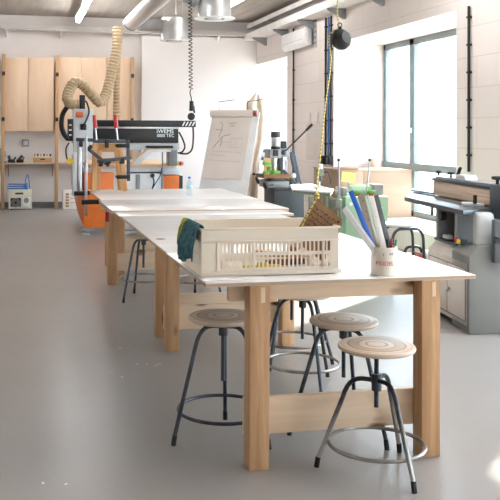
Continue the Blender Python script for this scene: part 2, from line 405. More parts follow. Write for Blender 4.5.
# ================================================================== STOOLS
def stool(label, cx, cy, seat_z, hub_z, ring_z, a0, foot=.28, rr=.185, ring=.235, dark=('darksteel', 'wornsteel'), arms=.12):
    root = thing('stool', label, 'stool', (cx, cy, 0), 0, 'round-seat workshop stools')
    s = MB().lathe([(0, -.026), (rr-.012, -.026), (rr-.003, -.021), (rr, -.012), (rr-.003, -.004), (rr-.011, 0), (0, 0)], 40).build('seat', 'seat', root)
    s.location = (0, 0, seat_z)
    MB().lathe([(0, -.036), (.05, -.036), (.05, -.026), (0, -.026)], 16).build('seat_plate', 'darksteel', s)
    sp = MB(); z = seat_z-.04; low = min(hub_z-.1, .30)
    prof = [(0, low)]; k = 0
    while z-.0 > low + k*.008: prof += [(.0125, low+k*.008), (.0105, low+k*.008+.004)]; k += 1
    prof += [(.0125, seat_z-.03), (0, seat_z-.03)]
    sp.lathe(prof, 14).build('spindle', 'darksteel', root)
    MB().lathe([(0, hub_z-.05), (.024, hub_z-.05), (.024, hub_z+.03), (0, hub_z+.03)], 16).build('hub', 'darksteel', root)
    for i in range(3):
        a = radians(a0+120*i); d = Vector((cos(a), sin(a), 0))
        def at(r, z): return d*r + Vector((0, 0, z))
        pts = [at(.02, hub_z), at(arms*.55, hub_z+.004)]
        r2 = arms+.04; z2 = hub_z-.09
        for t in range(7):
            q = t/6; b0, b1, b2 = at(arms*.6, hub_z+.004), at(arms+.015, hub_z+.004), at(r2, z2)
            pts.append(b0*(1-q)**2 + b1*2*q*(1-q) + b2*q*q)
        pts.append(at(foot, .035))
        lg = MB().tube(pts, .0115, 10).build('leg', dark[0], root)
        MB().cyl(at(foot-.004, .05), at(foot+.004, .0), .0128, 12).build('rubber_foot', 'black', lg)
    rb = [(ring*cos(2*pi*k/48), ring*sin(2*pi*k/48), ring_z) for k in range(48)]
    MB().tube(rb, .0095, 8, closed=True).build('foot_ring', dark[1], root)
    return root
stool('wooden round-seat stool in front at right, nearest the camera, with worn grey legs', 1.72, 3.83, .60, .43, .125, 162, ring=.226, dark=('worntube', 'wornsteel'))
stool('stool under the near table corner, behind the nearest stool, seat partly seen', 1.755, 4.33, .612, .56, .13, 175, foot=.295, ring=.236)
stool('stool with brown ringed seat at the left of the near table front leg', 1.10, 4.39, .645, .59, .15, 193, dark=('darksteel', 'darksteel'))
stool('stool fully under the near table between its front legs, only legs and ring seen', 1.82, 5.18, .60, .55, .15, 155, ring=.235)
stool('stool under the near table beside its rear right leg, only ring and legs seen', 1.93, 5.72, .60, .55, .16, 100)
stool('stool on the left of the row, in the gap behind the double legs', 1.25, 8.17, .62, .57, .2, 220)
stool('stool under the middle table, seen past the double legs', 1.74, 8.02, .60, .55, .2, 80)

# ================================================================== ON THE NEAR TABLE
cx0, cx1, cy0, cy1, cz0, ch = .905, 1.612, 4.05, 4.47, TZ+.006, .232
cr = thing('plastic_crate', 'milky white slotted plastic crate on the near table, holding a cardboard sign', 'crate', (1.24, 4.26, TZ))
MB().box(cx0+.012, cx1-.012, cy0+.012, cy1-.012, cz0, cz0+.008).build('base', 'crate', cr, world=True)
for (xa, ya) in ((cx0+.06, cy0+.06), (cx1-.1, cy0+.06), (cx0+.06, cy1-.1), (cx1-.1, cy1-.1)):
    MB().box(xa, xa+.05, ya, ya+.04, TZ, cz0+.002).build('foot', 'crate', cr, world=True)
def lattice(us, vs, solid, to3, thick):
    m = MB(); V = {}
    def vt(i, j):
        if (i, j) not in V: V[(i, j)] = m.bm.verts.new(to3(us[i], vs[j]))
        return V[(i, j)]
    fs = [m.bm.faces.new((vt(i, j), vt(i+1, j), vt(i+1, j+1), vt(i, j+1))) for i in range(len(us)-1) for j in range(len(vs)-1) if solid(i, j)]
    ex = bmesh.ops.extrude_face_region(m.bm, geom=fs)
    bmesh.ops.translate(m.bm, vec=thick, verts=[g for g in ex['geom'] if isinstance(g, bmesh.types.BMVert)])
    return m
def slot_marks(a, b, pitch, bar):
    n = max(1, int(round((b-a)/pitch))); us = [a]; kinds = []
    for i in range(n):
        c = a+(b-a)*(i+1)/n; us += [c-bar, c]; kinds += [False, True]
    return us, kinds
def crate_long(y, front):
    zt = cz0+ch; xa, xb = cx0+.075, cx1-.035; t = .004; o = -1 if front else 1
    us, kinds = slot_marks(xa, xb, .0225, .0085); us = [cx0]+us+[cx1]; kinds = [True]+kinds+[True]
    vs = [cz0, cz0+.036, cz0+.095, cz0+.112, zt-.064, zt]
    m = lattice(us, vs, lambda i, j: kinds[i] or j in (0, 2, 4), lambda u, v: Vector((u, y, v)), (0, t, 0))
    yo = y-.0005 if front else y+t+.0005
    def out(x0, x1, d, z0, z1): m.box(x0, x1, min(yo, yo+o*d), max(yo, yo+o*d), z0, z1, .001)
    for x in (cx0+.080, cx0+.262, cx0+.445, cx1-.08): out(x-.005, x+.005, .006, cz0+.026, zt-.072)
    out(cx0-.004, cx1+.004, .010, zt-.008, zt+.002); out(cx0-.003, cx1+.003, .008, zt-.070, zt-.062); out(cx0-.004, cx1+.014, .010, cz0+.002, cz0+.022)
    m.build('long_side', 'crate', cr, world=True)
def crate_short(x, left):
    zt = cz0+ch; t = .004; o = -1 if left else 1
    us, kinds = slot_marks(cy0+.09, cy1-.09, .0225, .010); us = [cy0+.005]+us+[cy1-.001]; kinds = [True]+kinds+[True]
    vs = [cz0, cz0+.036, cz0+.095, cz0+.112, zt-.064, zt]
    m = lattice(us, vs, lambda i, j: kinds[i] or j in (0, 2, 4), lambda u, v: Vector((x, u, v)), (t if left else -t, 0, 0))
    xo = x-.0005 if left else x+.0005
    m.box(min(xo, xo+o*.009), max(xo, xo+o*.009), cy0-.004, cy1+.004, zt-.008, zt+.002, .001)
    m.build('short_side', 'crate', cr, world=True)
crate_long(cy0, True); crate_long(cy1, False); crate_short(cx0, True); crate_short(cx1, False)

# cardboard sign standing askew in the crate
YS = 4.13
P = lambda a, b, Y=YS: aty(a, b, Y)
sg = thing('cardboard_sign', 'brown cardboard sign with handwriting, tilted in the plastic crate', 'sign', P(318, 232))
poly = [P(316, 199), P(342.5, 219.5), P(336, 244), P(323, 262), P(303, 247), P(298, 229)]
MB().prism(poly, (0, .006, 0)).build('board', 'card', sg, world=True)
ink = MB(); A, B = P(313.5, 203), P(340, 222.5)
rng = random.Random(4); ax = (B-A).normalized(); dn = Vector((ax.z, 0, -ax.x)).normalized()
if dn.z > 0: dn = -dn
for row in range(5):
    off = .012+row*.0235; x = .012+row*.003; end = (B-A).length-.018-(.012 if row == 0 else 0)
    while x < end:
        wd = rng.uniform(.008, .013); pts = []
        for k in range(rng.choice((3, 4, 4, 5))):
            pts.append(A+ax*(x+rng.uniform(0, wd))+dn*(off+rng.uniform(-.009, .009))+Vector((0, -.0008, 0)))
        if len(pts) > 1: ink.tube(pts, .0020, 5)
        x += wd+rng.uniform(.001, .005)
ink.build('handwriting', 'ink', sg, world=True)
hp = P(338, 222); MB().lathe([(0, .0), (.007, 0), (.007, .0016), (0, .0016)], 16, Matrix.Translation(hp+Vector((0, -.0003, 0))) @ Matrix.Rotation(pi/2, 4, 'X')).build('hole_patch', 'ink', sg, world=True)

# contents of the crate
for i, (x, y, rz, L, dz, mt, lb) in enumerate([
    (1.40, 4.25, .2, .22, .02, 'brownwood', 'brown wood offcut lying low at the right end inside the crate'),
    (1.38, 4.30, -.5, .25, .055, 'oldwood', 'light wood offcut leaning across the others inside the crate'),
    (1.46, 4.28, 1.1, .18, .09, 'brownwood', 'short brown offcut on top behind the crate slots under the sign')]):
    c, s_ = cos(rz), sin(rz)
    tag(MB().box(-L/2, L/2, -.022, .022, -.014, .014, .002, Matrix.Translation((x, y, cz0+.0085+dz)) @ Matrix.Rotation(rz, 4, 'Z')).build('wood_offcut', mt), lb, 'offcut', 'offcuts in the crate')
yt = MB(); yt.box(-.10, .10, -.02, .02, .0, .028, .004, Matrix.Translation((1.23, 4.12, cz0+.0085)) @ Matrix.Rotation(.1, 4, 'Z'))
yt.box(-.02, .035, -.018, .018, .028, .04, .004, Matrix.Translation((1.23, 4.12, cz0+.0085)) @ Matrix.Rotation(.1, 4, 'Z'))
tag(yt.build('spirit_level', 'yellow'), 'yellow tool lying at the bottom of the crate, seen through the slots', 'tool')

# cloths over the crate's left rim
def cloth(name, label, mat, y0, y1, drop_out, drop_in, out, seed, spread):
    rg = random.Random(seed); ph = [rg.uniform(0, 6) for _ in range(4)]; zt = cz0+ch
    def fn(u, v):
        y = y0+(y1-y0)*u; fold = .010*sin(u*17+ph[0])+.006*sin(u*31+ph[1])
        tot = drop_in+drop_out+.03; s = v*tot
        if s < drop_in: x = cx0+.016+.006*sin(u*9+ph[2]); z = zt-(drop_in-s)
        elif s < drop_in+.03: q = (s-drop_in)/.03; x = cx0+.016-(.016+.014+out)*q; z = zt+.008+.012*sin(q*pi)
        else:
            q = (s-drop_in-.03); x = cx0-.018-out-spread*min(1, q/.1)*(.5+.5*u)-abs(fold)*min(1, q/.04); z = zt+.004-q*(1+.10*sin(u*7+ph[3]))
            y += .012*sin(q*22+ph[1])
        return Vector((x, y+fold*.3, z))
    m = MB(); m.grid(fn, max(6, int((y1-y0)*90)), 30, .005)
    return tag(m.build(name, mat, ang=70), label, 'cloth', 'cloths on the crate rim')
cloth('cloth', 'teal cleaning cloth hanging over the left rim of the crate', 'teal', 4.065, 4.37, .175, .07, .002, 3, .035)
cloth('cloth', 'lime green cloth hanging behind the teal one on the crate rim', 'lime', 4.385, 4.445, .135, .06, .006, 5, .012)
ps = MB(); A = atz(166, 253.3, TZ); B = atz(205, 282, TZ)
ps.prism([(A.x, A.y, TZ+.0005), (A.x+.30, A.y+.02, TZ+.0005), (A.x+.33, 3.97, TZ+.0005), (A.x+.006, 3.96, TZ+.0005)], (0, 0, .002))
tag(ps.build('paper_sheet', 'whitepaper'), 'white sheet lying under the left end of the crate, reaching the table edge', 'paper')

# pot of rulers
pb = atz(384, 274.5, TZ); PR, PH = .064, .142
pot = thing('pen_pot', 'white ceramic pot with red handwriting on the near table, holding rulers and pens', 'pot', (pb.x, pb.y, TZ))
MB().lathe([(0, 0), (PR-.004, 0), (PR, .005), (PR+.001, PH-.003), (PR-.001, PH), (PR-.005, PH-.002), (PR-.006, .01), (0, .01)], 40).build('body', 'ceramic', pot)
def wrap(txt, size, ang0, z, mat, nm):
    mb = text_bm(txt, size, .0006)
    for v in mb.bm.verts:
        a = ang0+v.co.x/PR; r = PR+.0011+v.co.z; v.co = Vector((r*sin(a), -r*cos(a), z+v.co.y))
    mb.build(nm, mat, pot)
vd = math.atan2(pb.x, pb.y)
wrap('PISIDEL', .029, -.66-vd*1.0, .054, 'redink', 'lettering'); wrap('T', .018, -.12-vd, .100, 'ink', 'lettering'); wrap('4x5', .017, .38-vd, .106, 'ink', 'lettering')
def stick(name, label, cat, top, bot, Y0, Y1, wd, th, mat, grp=None):
    p, q = aty(*bot, Y0), aty(*top, Y1)
    root = thing(name, label, cat, p, 0, grp); MB().bar(p, q, wd, th, .0008, up=(0, 1, 0)).build('blade', mat, root, world=True); return root, p, q
Yp = pb.y
GR = 'rulers in the white pot'
r1, p, q = stick('ruler', 'blue ruler leaning left in the white pot', 'ruler', (350.5, 191), (378, 258), Yp+.02, Yp+.05, .026, .003, 'blue', GR)
r2, p, q = stick('ruler', 'hazy clear ruler leaning farthest left in the white pot', 'ruler', (344, 208), (377, 254), Yp-.02, Yp-.01, .034, .003, 'clearplastic', GR)
tk = MB()
for k in range(30): c = p+(q-p)*(.12+k*.028); tk.bar(c+Vector((-.006, -.0022, 0)), c+Vector((.003 if k % 5 else .008, -.0022, .006)), .0012, .0006)
tk.build('scale_marks', 'ink', r2, world=True)
r3, p, q = stick('ruler', 'wide beige ruler with rivets in the middle of the white pot', 'ruler', (361, 194), (380, 262), Yp+.035, Yp+.06, .038, .004, 'ruler', GR)
for k in (.62, .74, .9): c = p+(q-p)*k; MB().sphere(c+Vector((0, -.003, 0)), .003).build('rivet', 'darksteel', r3, world=True)
r4, p, q = stick('ruler', 'white straight edge in front of the others in the white pot', 'ruler', (370.5, 195), (387, 262), Yp+.0, Yp+.02, .032, .004, 'ruler_w', GR)
for k in (.5, .68): c = p+(q-p)*k; MB().sphere(c+Vector((0, -.003, 0)), .002).build('rivet', 'darksteel', r4, world=True)
r5, p, q = stick('ruler', 'dark grey ruler leaning behind the white one in the pot', 'ruler', (376, 195), (392, 258), Yp+.03, Yp+.055, .026, .003, 'ruler_d', GR)
for (tx, ty, Yk, lb) in ((357, 192.5, Yp+.058, 'green spring clip on top of the wide beige ruler'), (371, 192, Yp+.02, 'green spring clip on top of the white straight edge')):
    c = aty(tx, ty, Yk); t = thing('spring_clip', lb, 'clip', c, 0, 'green clips on the rulers')
    MB().sphere((0, 0, 0), .026, (1, .45, .42)).build('jaw', 'brightgreen', t)
    MB().box(-.010, .012, -.006, .006, -.019, -.009, .002).build('pad', 'redink', t)
for (a, b, mt, lb) in (((387, 240), (388, 252), 'black', 'black marker in the white pot'), ((391.5, 239), (391, 252), 'red', 'red pen in the white pot'), ((396, 240.5), (393.5, 252), 'green2', 'green pen at the right rim of the white pot'), ((379.5, 243), (381, 252), 'yellow', 'short yellow pencil in the white pot')):
    if mt == 'green2' and mt not in MT: MT[mt] = plain('green_pen', (24, 140, 100), .4)
    p, q = aty(*b, Yp+.01), aty(*a, Yp+.01); t = thing('pen', lb, 'pen', p, 0, 'pens in the white pot')
    MB().cyl(p-Vector((0, 0, .04)), q, .0055, 10).build('barrel', mt, t, world=True)
    MB().sphere(q, .0055).build('cap', mt, t, world=True)

# water bottle on the far table
bb = atz(189.3, 195.3, TZ); bt = thing('water_bottle', 'clear water bottle with blue cap on the far worktable', 'bottle', (bb.x, bb.y, TZ))
MB().lathe([(0, 0), (.030, 0), (.034, .006), (.034, .05), (.031, .056), (.034, .062), (.034, .075), (.031, .08), (.034, .086), (.034, .125), (.028, .150), (.014, .172), (.0125, .19), (0, .19)], 24).build('body', 'bottle', bt)
MB().lathe([(0, .188), (.015, .188), (.015, .208), (.013, .21), (0, .21)], 18).build('cap', 'blue', bt)
MB().lathe([(.0348, .066), (.0352, .068), (.0352, .118), (.0348, .12)], 24).build('label', 'bottlelabel' if 'bottlelabel' in MT else MT.setdefault('bottlelabel', plain('blue_white_label', (170, 200, 226), .5, 0, .3, 30)), bt)

pt = MB(); rg = random.Random(2)
for (px, py) in ((120, 348), (129, 346), (122, 377), (137, 364), (147, 364), (157, 365), (155, 366), (160, 364), (43, 483), (66, 484), (112, 372)):
    q = atz(px, py, 0.0); r = rg.uniform(.006, .014); pt.lathe([(0, .0008), (r, .0006), (r*1.05, 0.0001)], 10, Matrix.Translation((q.x, q.y, 0)) @ Matrix.Rotation(rg.uniform(0, 3), 4, 'Z') @ Matrix.Scale(.5, 4, (0, 1, 0)))
ptt = tag(pt.build('paint_splashes', 'whitepaper'), 'small white paint splashes on the grey floor left of the tables', 'paint splashes'); ptt['kind'] = 'stuff'
# ================================================================== FAR WALL: rack, cupboards, shelf, what stands there
def cupboard(label, px0, pxm, px1, D=.34):
    Y = YF-.46
    a, b = aty(px0, 57, Y), aty(px1, 131.5, Y); mid = aty(pxm, 90, Y).x if pxm else None; z0, z1 = b.z, a.z
    root = thing('wall_cupboard', label, 'cupboard', ((a.x+b.x)/2, Y+.2, z0), 0, 'plywood cupboards along the far wall')
    MB().box(a.x, b.x, Y+.022, YF-.001, z0, z1).build('body', 'ply', root, world=True)
    xs = [a.x, mid, b.x] if mid else [a.x, b.x]
    for u, v in zip(xs, xs[1:]): MB().box(u+.006, v-.006, Y, Y+.02, z0+.004, z1-.004, .003).build('door', 'ply', root, world=True)
cupboard('plywood cupboard at the left end of the far wall, above the compressor', 3.5, 28, 54)
cupboard('plywood cupboard behind the orange machine and looped hose', 58, 81, 106.5)
cupboard('narrow plywood cupboard behind the straight hose, beside the white partition', 107.5, None, 129)
def post(label, px, hw=2.0):
    Y = YF-.50; a = aty(px, 131, Y); base = aty(px, 205, Y)
    root = thing('rack_post', label, 'post', (base.x, Y, 0), 0, 'timber posts of the far rack')
    MB().box(base.x-.036, base.x+.036, Y-.03, Y+.03, 0, 3.2, .004).build('upright', 'timber', root, world=True)
    for z in (1.86, 2.8): MB().box(base.x-.03, base.x+.03, Y-.045, Y-.03, z-.04, z+.04, .004).build('latch', 'black', root, world=True)
post('timber rack post at the far left, beside the compressor', 2.5); post('timber rack post between the first two cupboards', 56.2); post('timber rack post beside the white partition edge', 131.5)
Ys = YF-.30; zs = aty(30, 163, YF-.4).z
xa, xb = aty(-6, 163, YF-.4).x, aty(128, 163, YF-.4).x
sh = thing('wall_shelf', 'long plywood shelf along the far wall under the cupboards', 'shelf', ((xa+xb)/2, Ys, zs))
MB().box(xa, xb, YF-.42, YF-.001, zs-.022, zs, .003).build('board', 'ply_flat', sh, world=True)
for px in (8, 52, 96):
    x = aty(px, 163, YF).x; MB().prism([(x, YF-.001, zs-.022), (x, YF-.36, zs-.022), (x, YF-.001, zs-.3)], (.02, 0, 0)).build('bracket', 'timber', sh, world=True)
so_ = aty(25.5, 143, YF); sk = thing('wall_socket', 'grey square socket on the far wall above the shelf', 'socket', (so_.x, YF, so_.z))
MB().box(-.075, .075, -.04, -.0005, -.075, .075, .01).build('cover', 'machgrey', sk)
MB().box(-.045, .045, -.045, -.04, -.045, .045, .004).build('plate', 'palegrey', sk)
# things on the shelf
def onshelf(px, y=-.2): p = aty(px, 160, YF+y); return Vector((p.x, YF+y, zs+.001))
def small_tool(px, label, kind):
    p = onshelf(px); t = thing('power_tool', label, 'tool', p, 0, 'tools on the far shelf')
    MB().box(-.075, .075, -.05, .05, 0, .07, .015).build('body', 'black', t)
    MB().cyl((-.03, 0, .06), (.05 if kind else -.06, 0, .15), .03, 12).build('motor', 'slabdark', t)
    MB().bar((.05, 0, .06), (.09, 0, .12), .03, .03, .006).build('grip', 'brownwood' if kind else 'black', t)
small_tool(11.5, 'dark power tool on the far shelf, leftmost of the pair', 0); small_tool(20, 'dark power tool with brown grip on the far shelf, right of the other', 1)
for i, (px, lb) in enumerate([(23.5, 'leftmost of the three pale bits on the far shelf'), (27.5, 'middle one of the three pale bits on the far shelf'), (31.5, 'rightmost of the three pale bits on the far shelf')]):
    tag(MB().cyl(onshelf(px)+Vector((0, 0, .02)), onshelf(px)+Vector((.06, 0, .02)), .02, 12).build('machine_bit', 'cream'), lb, 'bit', 'pale bits on the far shelf')
p = onshelf(42.5); bx = thing('bit_box', 'brown wooden tray of router bits on the far shelf', 'box', p)
MB().box(-.19, .19, -.1, .1, 0, .105, .004).build('tray', 'kraft', bx); MB().box(-.05, .05, -.104, -.1, .06, .085, .002).build('grip_hole', 'black', bx)
MB().box(-.185, .185, -.095, .095, .105, .135, .003).build('insert', 'cream', bx)
for k in range(6): MB().cyl((-.16+.064*k, -.03, .135), (-.16+.064*k, -.03, .185), .017, 10).build('router_bit', 'black' if k % 2 else 'oldwood', bx)
# grey helmet-like hood at the far left edge
p = onshelf(-.5, -.46); gm = thing('chop_saw', 'grey saw partly cut off at the far left edge of the shelf', 'saw', (p.x, p.y+.2, zs+.001))
MB().box(-.16, .16, -.13, .13, 0, .04, .01).build('base', 'machgrey', gm)
MB().lathe([(0, -.03), (.12, -.03), (.135, -.015), (.135, .015), (.12, .03), (0, .03)], 24, Matrix.Translation((0, 0, .18)) @ Matrix.Rotation(pi/2, 4, 'X')).build('blade_guard', 'machgrey', gm)
MB().tube(smooth([(-.05, 0, .2), (-.1, 0, .32), (.06, 0, .36)], 6), .02, 10).build('handle', 'palegrey', gm)
# compressor with blue hose
a, b = aty(8.5, 210, YF-.55), aty(32, 190.5, YF-.55)
Yc = atz(20, 210, 0).y
Yc = YF-.62
a, b = aty(8.5, 208, Yc), aty(32, 190.5, Yc); hz = b.z
cp = thing('compressor', 'cream boxy compressor with black fan grille on the floor at the far wall', 'compressor', ((a.x+b.x)/2, Yc, 0))
MB().box(a.x, b.x, Yc, Yc+.4, .02, hz, .012).build('casing', 'cream', cp, world=True)
W = b.x-a.x; H = hz
MB().box(a.x+.04, a.x+.04+W*.44, Yc-.006, Yc+.002, .07, H*.62, .004).build('fan_panel', 'black', cp, world=True)
fc = (a.x+.04+W*.22, Yc-.008, .07+H*.2)
for r in (.035, .06, .085): MB().tube([(fc[0]+r*cos(2*pi*k/24), fc[1], fc[2]+r*sin(2*pi*k/24)) for k in range(24)], .006, 6, closed=True).build('fan_ring', 'machgrey', cp, world=True)
MB().box(a.x+W*.60, a.x+W*.92, Yc-.006, Yc+.002, .07, H*.66, .004).build('gauge_panel', 'whitepanel', cp, world=True)
MB().lathe([(0, 0), (.05, 0), (.055, .01), (0, .01)], 24, Matrix.Translation((a.x+W*.76, Yc-.007, H*.5)) @ Matrix.Rotation(pi/2, 4, 'X')).build('gauge', 'machgrey', cp, world=True)
MB().box(a.x+W*.28, a.x+W*.62, Yc-.006, Yc+.002, H*.8, H*.9, .004).build('handle_slot', 'slabdark', cp, world=True)
for x in (a.x+.05, b.x-.05): MB().cyl((x, Yc+.06, 0), (x, Yc+.06, .022), .02, 10).build('foot', 'black', cp, world=True)
hs = []
for k in range(110):
    t = k/110*2*pi*5; hs.append(((a.x+b.x)/2-.05+(.19+.02*sin(k*.7))*cos(t), Yc+.2+(.12+.012*cos(k))*sin(t), hz+.012+.022*(k/110*5)+.012*sin(t*.5)))
hs += [((a.x+b.x)/2+.10, Yc+.2, hz+.15), ((a.x+b.x)/2+.13, Yc+.22, hz+.3), ((a.x+b.x)/2+.17, Yc+.3, hz+.28), ((a.x+b.x)/2+.19, Yc+.3, hz+.02)]
tag(MB().tube(smooth(hs, 2), .011, 8).build('air_hose', 'bluehose'), 'coiled blue air hose lying on top of the compressor', 'hose')
# carton beside the machine
a, b = aty(63, 210, Yc), aty(78, 190.5, Yc)
ct = thing('carton', 'white printed carton on the floor between rack post and orange machine', 'carton', ((a.x+b.x)/2, Yc, 0))
MB().box(a.x, b.x, Yc, Yc+.3, .0, a.z*0+b.z, .004).build('box', 'whitepaper', ct, world=True)
dm = MB()
for k in range(5): dm.box(a.x+.05, a.x+.12, Yc-.003, Yc, b.z-.10-.06*k, b.z-.055-.06*k, .001)
dm.build('printed_pattern', 'kraft', ct, world=True)
lp = MB()
for k, ww in enumerate((.14, .10, .16)): lp.box(a.x+.15, a.x+.15+ww, Yc-.002, Yc, b.z-.08-.09*k, b.z-.066-.09*k)
lp.build('printed_lines', 'paleink', ct, world=True)
p = aty(0.5, 200, Yc); bc = thing('blue_bin', 'dark blue bin at the far left edge on the floor', 'bin', (p.x-.32, Yc+.1, 0))
MB().prism([(-.16, -.15, 0), (.2, -.15, 0), (.22, -.15, .36), (-.18, -.15, .36)], (0, .3, 0), .01).build('tub', MT.setdefault('darkblue', plain('dark_blue_plastic', (32, 62, 92), .5)), bc)
MB().box(-.20, .24, -.17, .17, .36, .385, .008).build('rim', 'darkblue', bc)

# ================================================================== CEILING: trays, lamps, ducts
def tray(name, label, x0, x1, y0, y1, z, h, axis, nbr, reach, bd=.17):
    root = thing(name, label, 'cable tray', ((x0+x1)/2, (y0+y1)/2, z), 0, 'perforated cable trays')
    m = MB()
    m.box(x0, x1, y0, y1, z, z+.004)
    n = int(((x1-x0) if axis == 'x' else (y1-y0))/.085)
    sides = []
    if axis == 'x':
        for yy in (y0,):
            m.box(x0, x1, yy, yy+.003, z, z+h*.3); m.box(x0, x1, yy, yy+.003, z+h*.7, z+h)
            for k in range(n+1): x = x0+(x1-x0)*k/n; m.box(x-.022, x+.022, yy, yy+.003, z, z+h)
        m.box(x0, x1, y1-.003, y1, z, z+h)
    else:
        m.box(x0, x0+.003, y0, y1, z, z+h); m.box(x0-.008, x0+.012, y0, y1, z+h, z+h+.006)
        m.box(x1-.003, x1, y0, y1, z, z+h)
    m.build('tray', 'traymetal', root, world=True)
    for k in range(nbr):
        t = (k+.5)/nbr
        if axis == 'x':
            x = x0+(x1-x0)*t; MB().prism([(x-.015, YF-.001 if x < 2.7 else YF-.221, z-.002), (x-.015, y0-.01, z-.002), (x-.015, y0-.01, z-.03), (x-.015, YF-.001 if x < 2.7 else YF-.221, z-.12)], (.03, 0, 0)).build('bracket', 'traymetal', root, world=True)
        else:
            y = y0+(y1-y0)*t; MB().prism([(XW-.001, y, z-.002), (x0-.02, y, z-.002), (x0-.01, y, z-.035), (XW-.04, y, z-bd), (XW-.001, y, z-bd)], (0, .045, 0)).build('bracket', 'machgrey', root, world=True)
    return root
zt = aty(120, 33, YF-.3).z
tray('cable_tray', 'perforated cable tray running along the far wall below the ceiling', -3.0, 4.96, YF-.42, YF-.225, zt, .10, 'x', 7, .4)
zr = atx(289, 20, 5.0).z
tray('cable_tray', 'pale cable tray on brackets high along the right wall above the heater', 5.0, XW-.001, 2.0, YF-.24, zr-.06, .13, 'y', 11, .3)
tray('cable_tray', 'narrow upper cable tray running above the larger one on the right wall', 5.06, XW-.001, 2.0, YF-.24, zr+.20, .09, 'y', 5, .3, .06)
cb = MB()
for k in range(4): cb.tube(smooth([(5.08+.05*k+.012*sin(k*3+j), 2.1+j*(YF-2.6)/9, zr-.035+.02+.006*cos(j*2+k)) for j in range(10)], 3), .016, 6)
tag(cb.build('cable_bundle', 'black'), 'black cables lying in the large right wall cable tray', 'cables')
# fluorescent lamps
def lamp(label, x, y0, y1, z):
    root = thing('ceiling_lamp', label, 'lamp', (x, (y0+y1)/2, z), 0, 'fluorescent ceiling lamps')
    MB().box(x-.075, x+.075, y0, y1, z+.055, z+.10, .006).build('housing', 'whitemetal', root, world=True)
    MB().cyl((x, y0+.04, z+.02), (x, y1-.04, z+.02), .045, 14).build('tube', 'lamp', root, world=True)
    for y in (y0+.02, y1-.02): MB().box(x-.05, x+.05, y-.02, y+.02, z-.03, z+.06, .006).build('end_cap', 'whitemetal', root, world=True)
    for y in (y0+.25, y1-.25): MB().cyl((x, y, z+.1), (x, y, ZC), .006, 8).build('hanger', 'steel', root, world=True)
zl = 3.86
A = atz(79, 21.5, zl); B = atz(84, 10, zl); xl_ = atz(82, 15, zl).x
ya, yb = atz(79, 21.5, zl).y, atz(84.5, 9.3, zl).y
lamp('fluorescent lamp on the ceiling at the far left, farthest of the row', xl_, yb, ya, zl)
L = ya-yb
lamp('fluorescent lamp next to the farthest one, cut by the top of the photo', xl_-.02, yb-.12-L, yb-.12, zl)
p2_ = atz(235, 3, zl); lamp('fluorescent lamp at the upper middle, behind the near air diffuser', p2_.x, p2_.y-.9, p2_.y+.55, zl)
ADDED_LAMP_LABEL = 'added fluorescent ceiling lamp out of view, put in to brighten the room'
for lx, lys in ((-4.0, (5.4, 8.8, 12.2, 15.6)), (0.2, (9.4,)), (2.15, (5.3,)), (2.75, (3.9,)), (3.5, (4.0,)), (p2_.x+.5, (5.4, 8.8)), (3.9, (2.6, 4.6))):  # extra lamps added out of view to brighten the tables and floor
    for ly in lys: lamp(ADDED_LAMP_LABEL, lx, ly-.75, ly+.75, zl)
# main duct
Yd = 15.6; c = aty(131, 23, Yd)
du = thing('ventilation_duct', 'large round metal duct under the ceiling, running towards the camera', 'duct', (c.x, Yd, c.z))
MB().cyl((c.x, Yd, c.z), (c.x, -2.5, c.z), .145, 28).build('pipe', 'duct', du, world=True)
MB().lathe([(.152, 0), (.152, .05), (.145, .05)], 28, Matrix.Translation((c.x, Yd-.12, c.z)) @ Matrix.Rotation(pi/2, 4, 'X')).build('joint_ring', 'slabdark', du, world=True)
MB().sphere((c.x, Yd, c.z), .15, (1, 1, 1), 24).build('elbow', 'galv', du, world=True)
for y in (12.5, 9, 5): MB().cyl((c.x, y, c.z+.14), (c.x, y, ZC), .008, 8).build('hanger', 'steel', du, world=True)
fx = []
n = 60; e0 = Vector((c.x+.13, Yd, c.z-.02)); dd = aty(173, 30, Yd); e1 = Vector((dd.x-.2, Yd, c.z-.03))
MB().tube([e0+(e1-e0)*(k/n) for k in range(n+1)], [.115+(.008 if k % 2 else 0) for k in range(n+1)], 20).build('flexible_branch', 'galv', du, world=True)
def diffuser(label, x, y, zb, zt_, r, rim):
    root = thing('air_diffuser', label, 'diffuser', (x, y, zb), 0, 'round ceiling air diffusers')
    h = zt_-zb
    MB().lathe([(r-.004, .012), (r, .012), (r, h-.03), (r-.03, h), (0, h), (0, h-.01), (r-.01, h-.02)], 36).build('drum', 'galv', root)
    MB().lathe([(r*.62, .0), (rim, 0), (rim, .012), (r*.62, .012)], 36).build('rim', 'whitemetal', root)
    MB().lathe([(0, -.004), (r*.45, -.004), (r*.47, .01), (0, .01)], 30).build('centre_plate', 'galv', root)
    MB().lathe([(r*.45, .02), (r*.7, .02), (r*.7, .03), (r*.45, .03)], 30).build('throat', 'black', root)
    for k in range(20):
        a = 2*pi*k/20; MB().bar((r*.45*cos(a), r*.45*sin(a), .004), (r*.64*cos(a+.25), r*.64*sin(a+.25), .004), .03, .006).build('vane', 'slabdark', root)
    for k in range(3): a = 2*pi*k/3+.5; MB().cyl((r*.8*cos(a), r*.8*sin(a), h-.02), (r*.8*cos(a), r*.8*sin(a), ZC-zb), .006, 8).build('hanger', 'steel', root)
    return root
zb = aty(174, 41, Yd).z; diffuser('smaller looking round metal air diffuser beside the duct end, above the white partition', dd.x+.02, Yd, zb, aty(173, 17, Yd).z, .25, .26)
Y2 = 11.6; p = aty(214.5, 19, Y2); q = aty(214, -10, Y2)
d2 = diffuser('larger looking round metal air diffuser at the top centre with pale rim', p.x, Y2, p.z, p.z+.42, .235, .29)
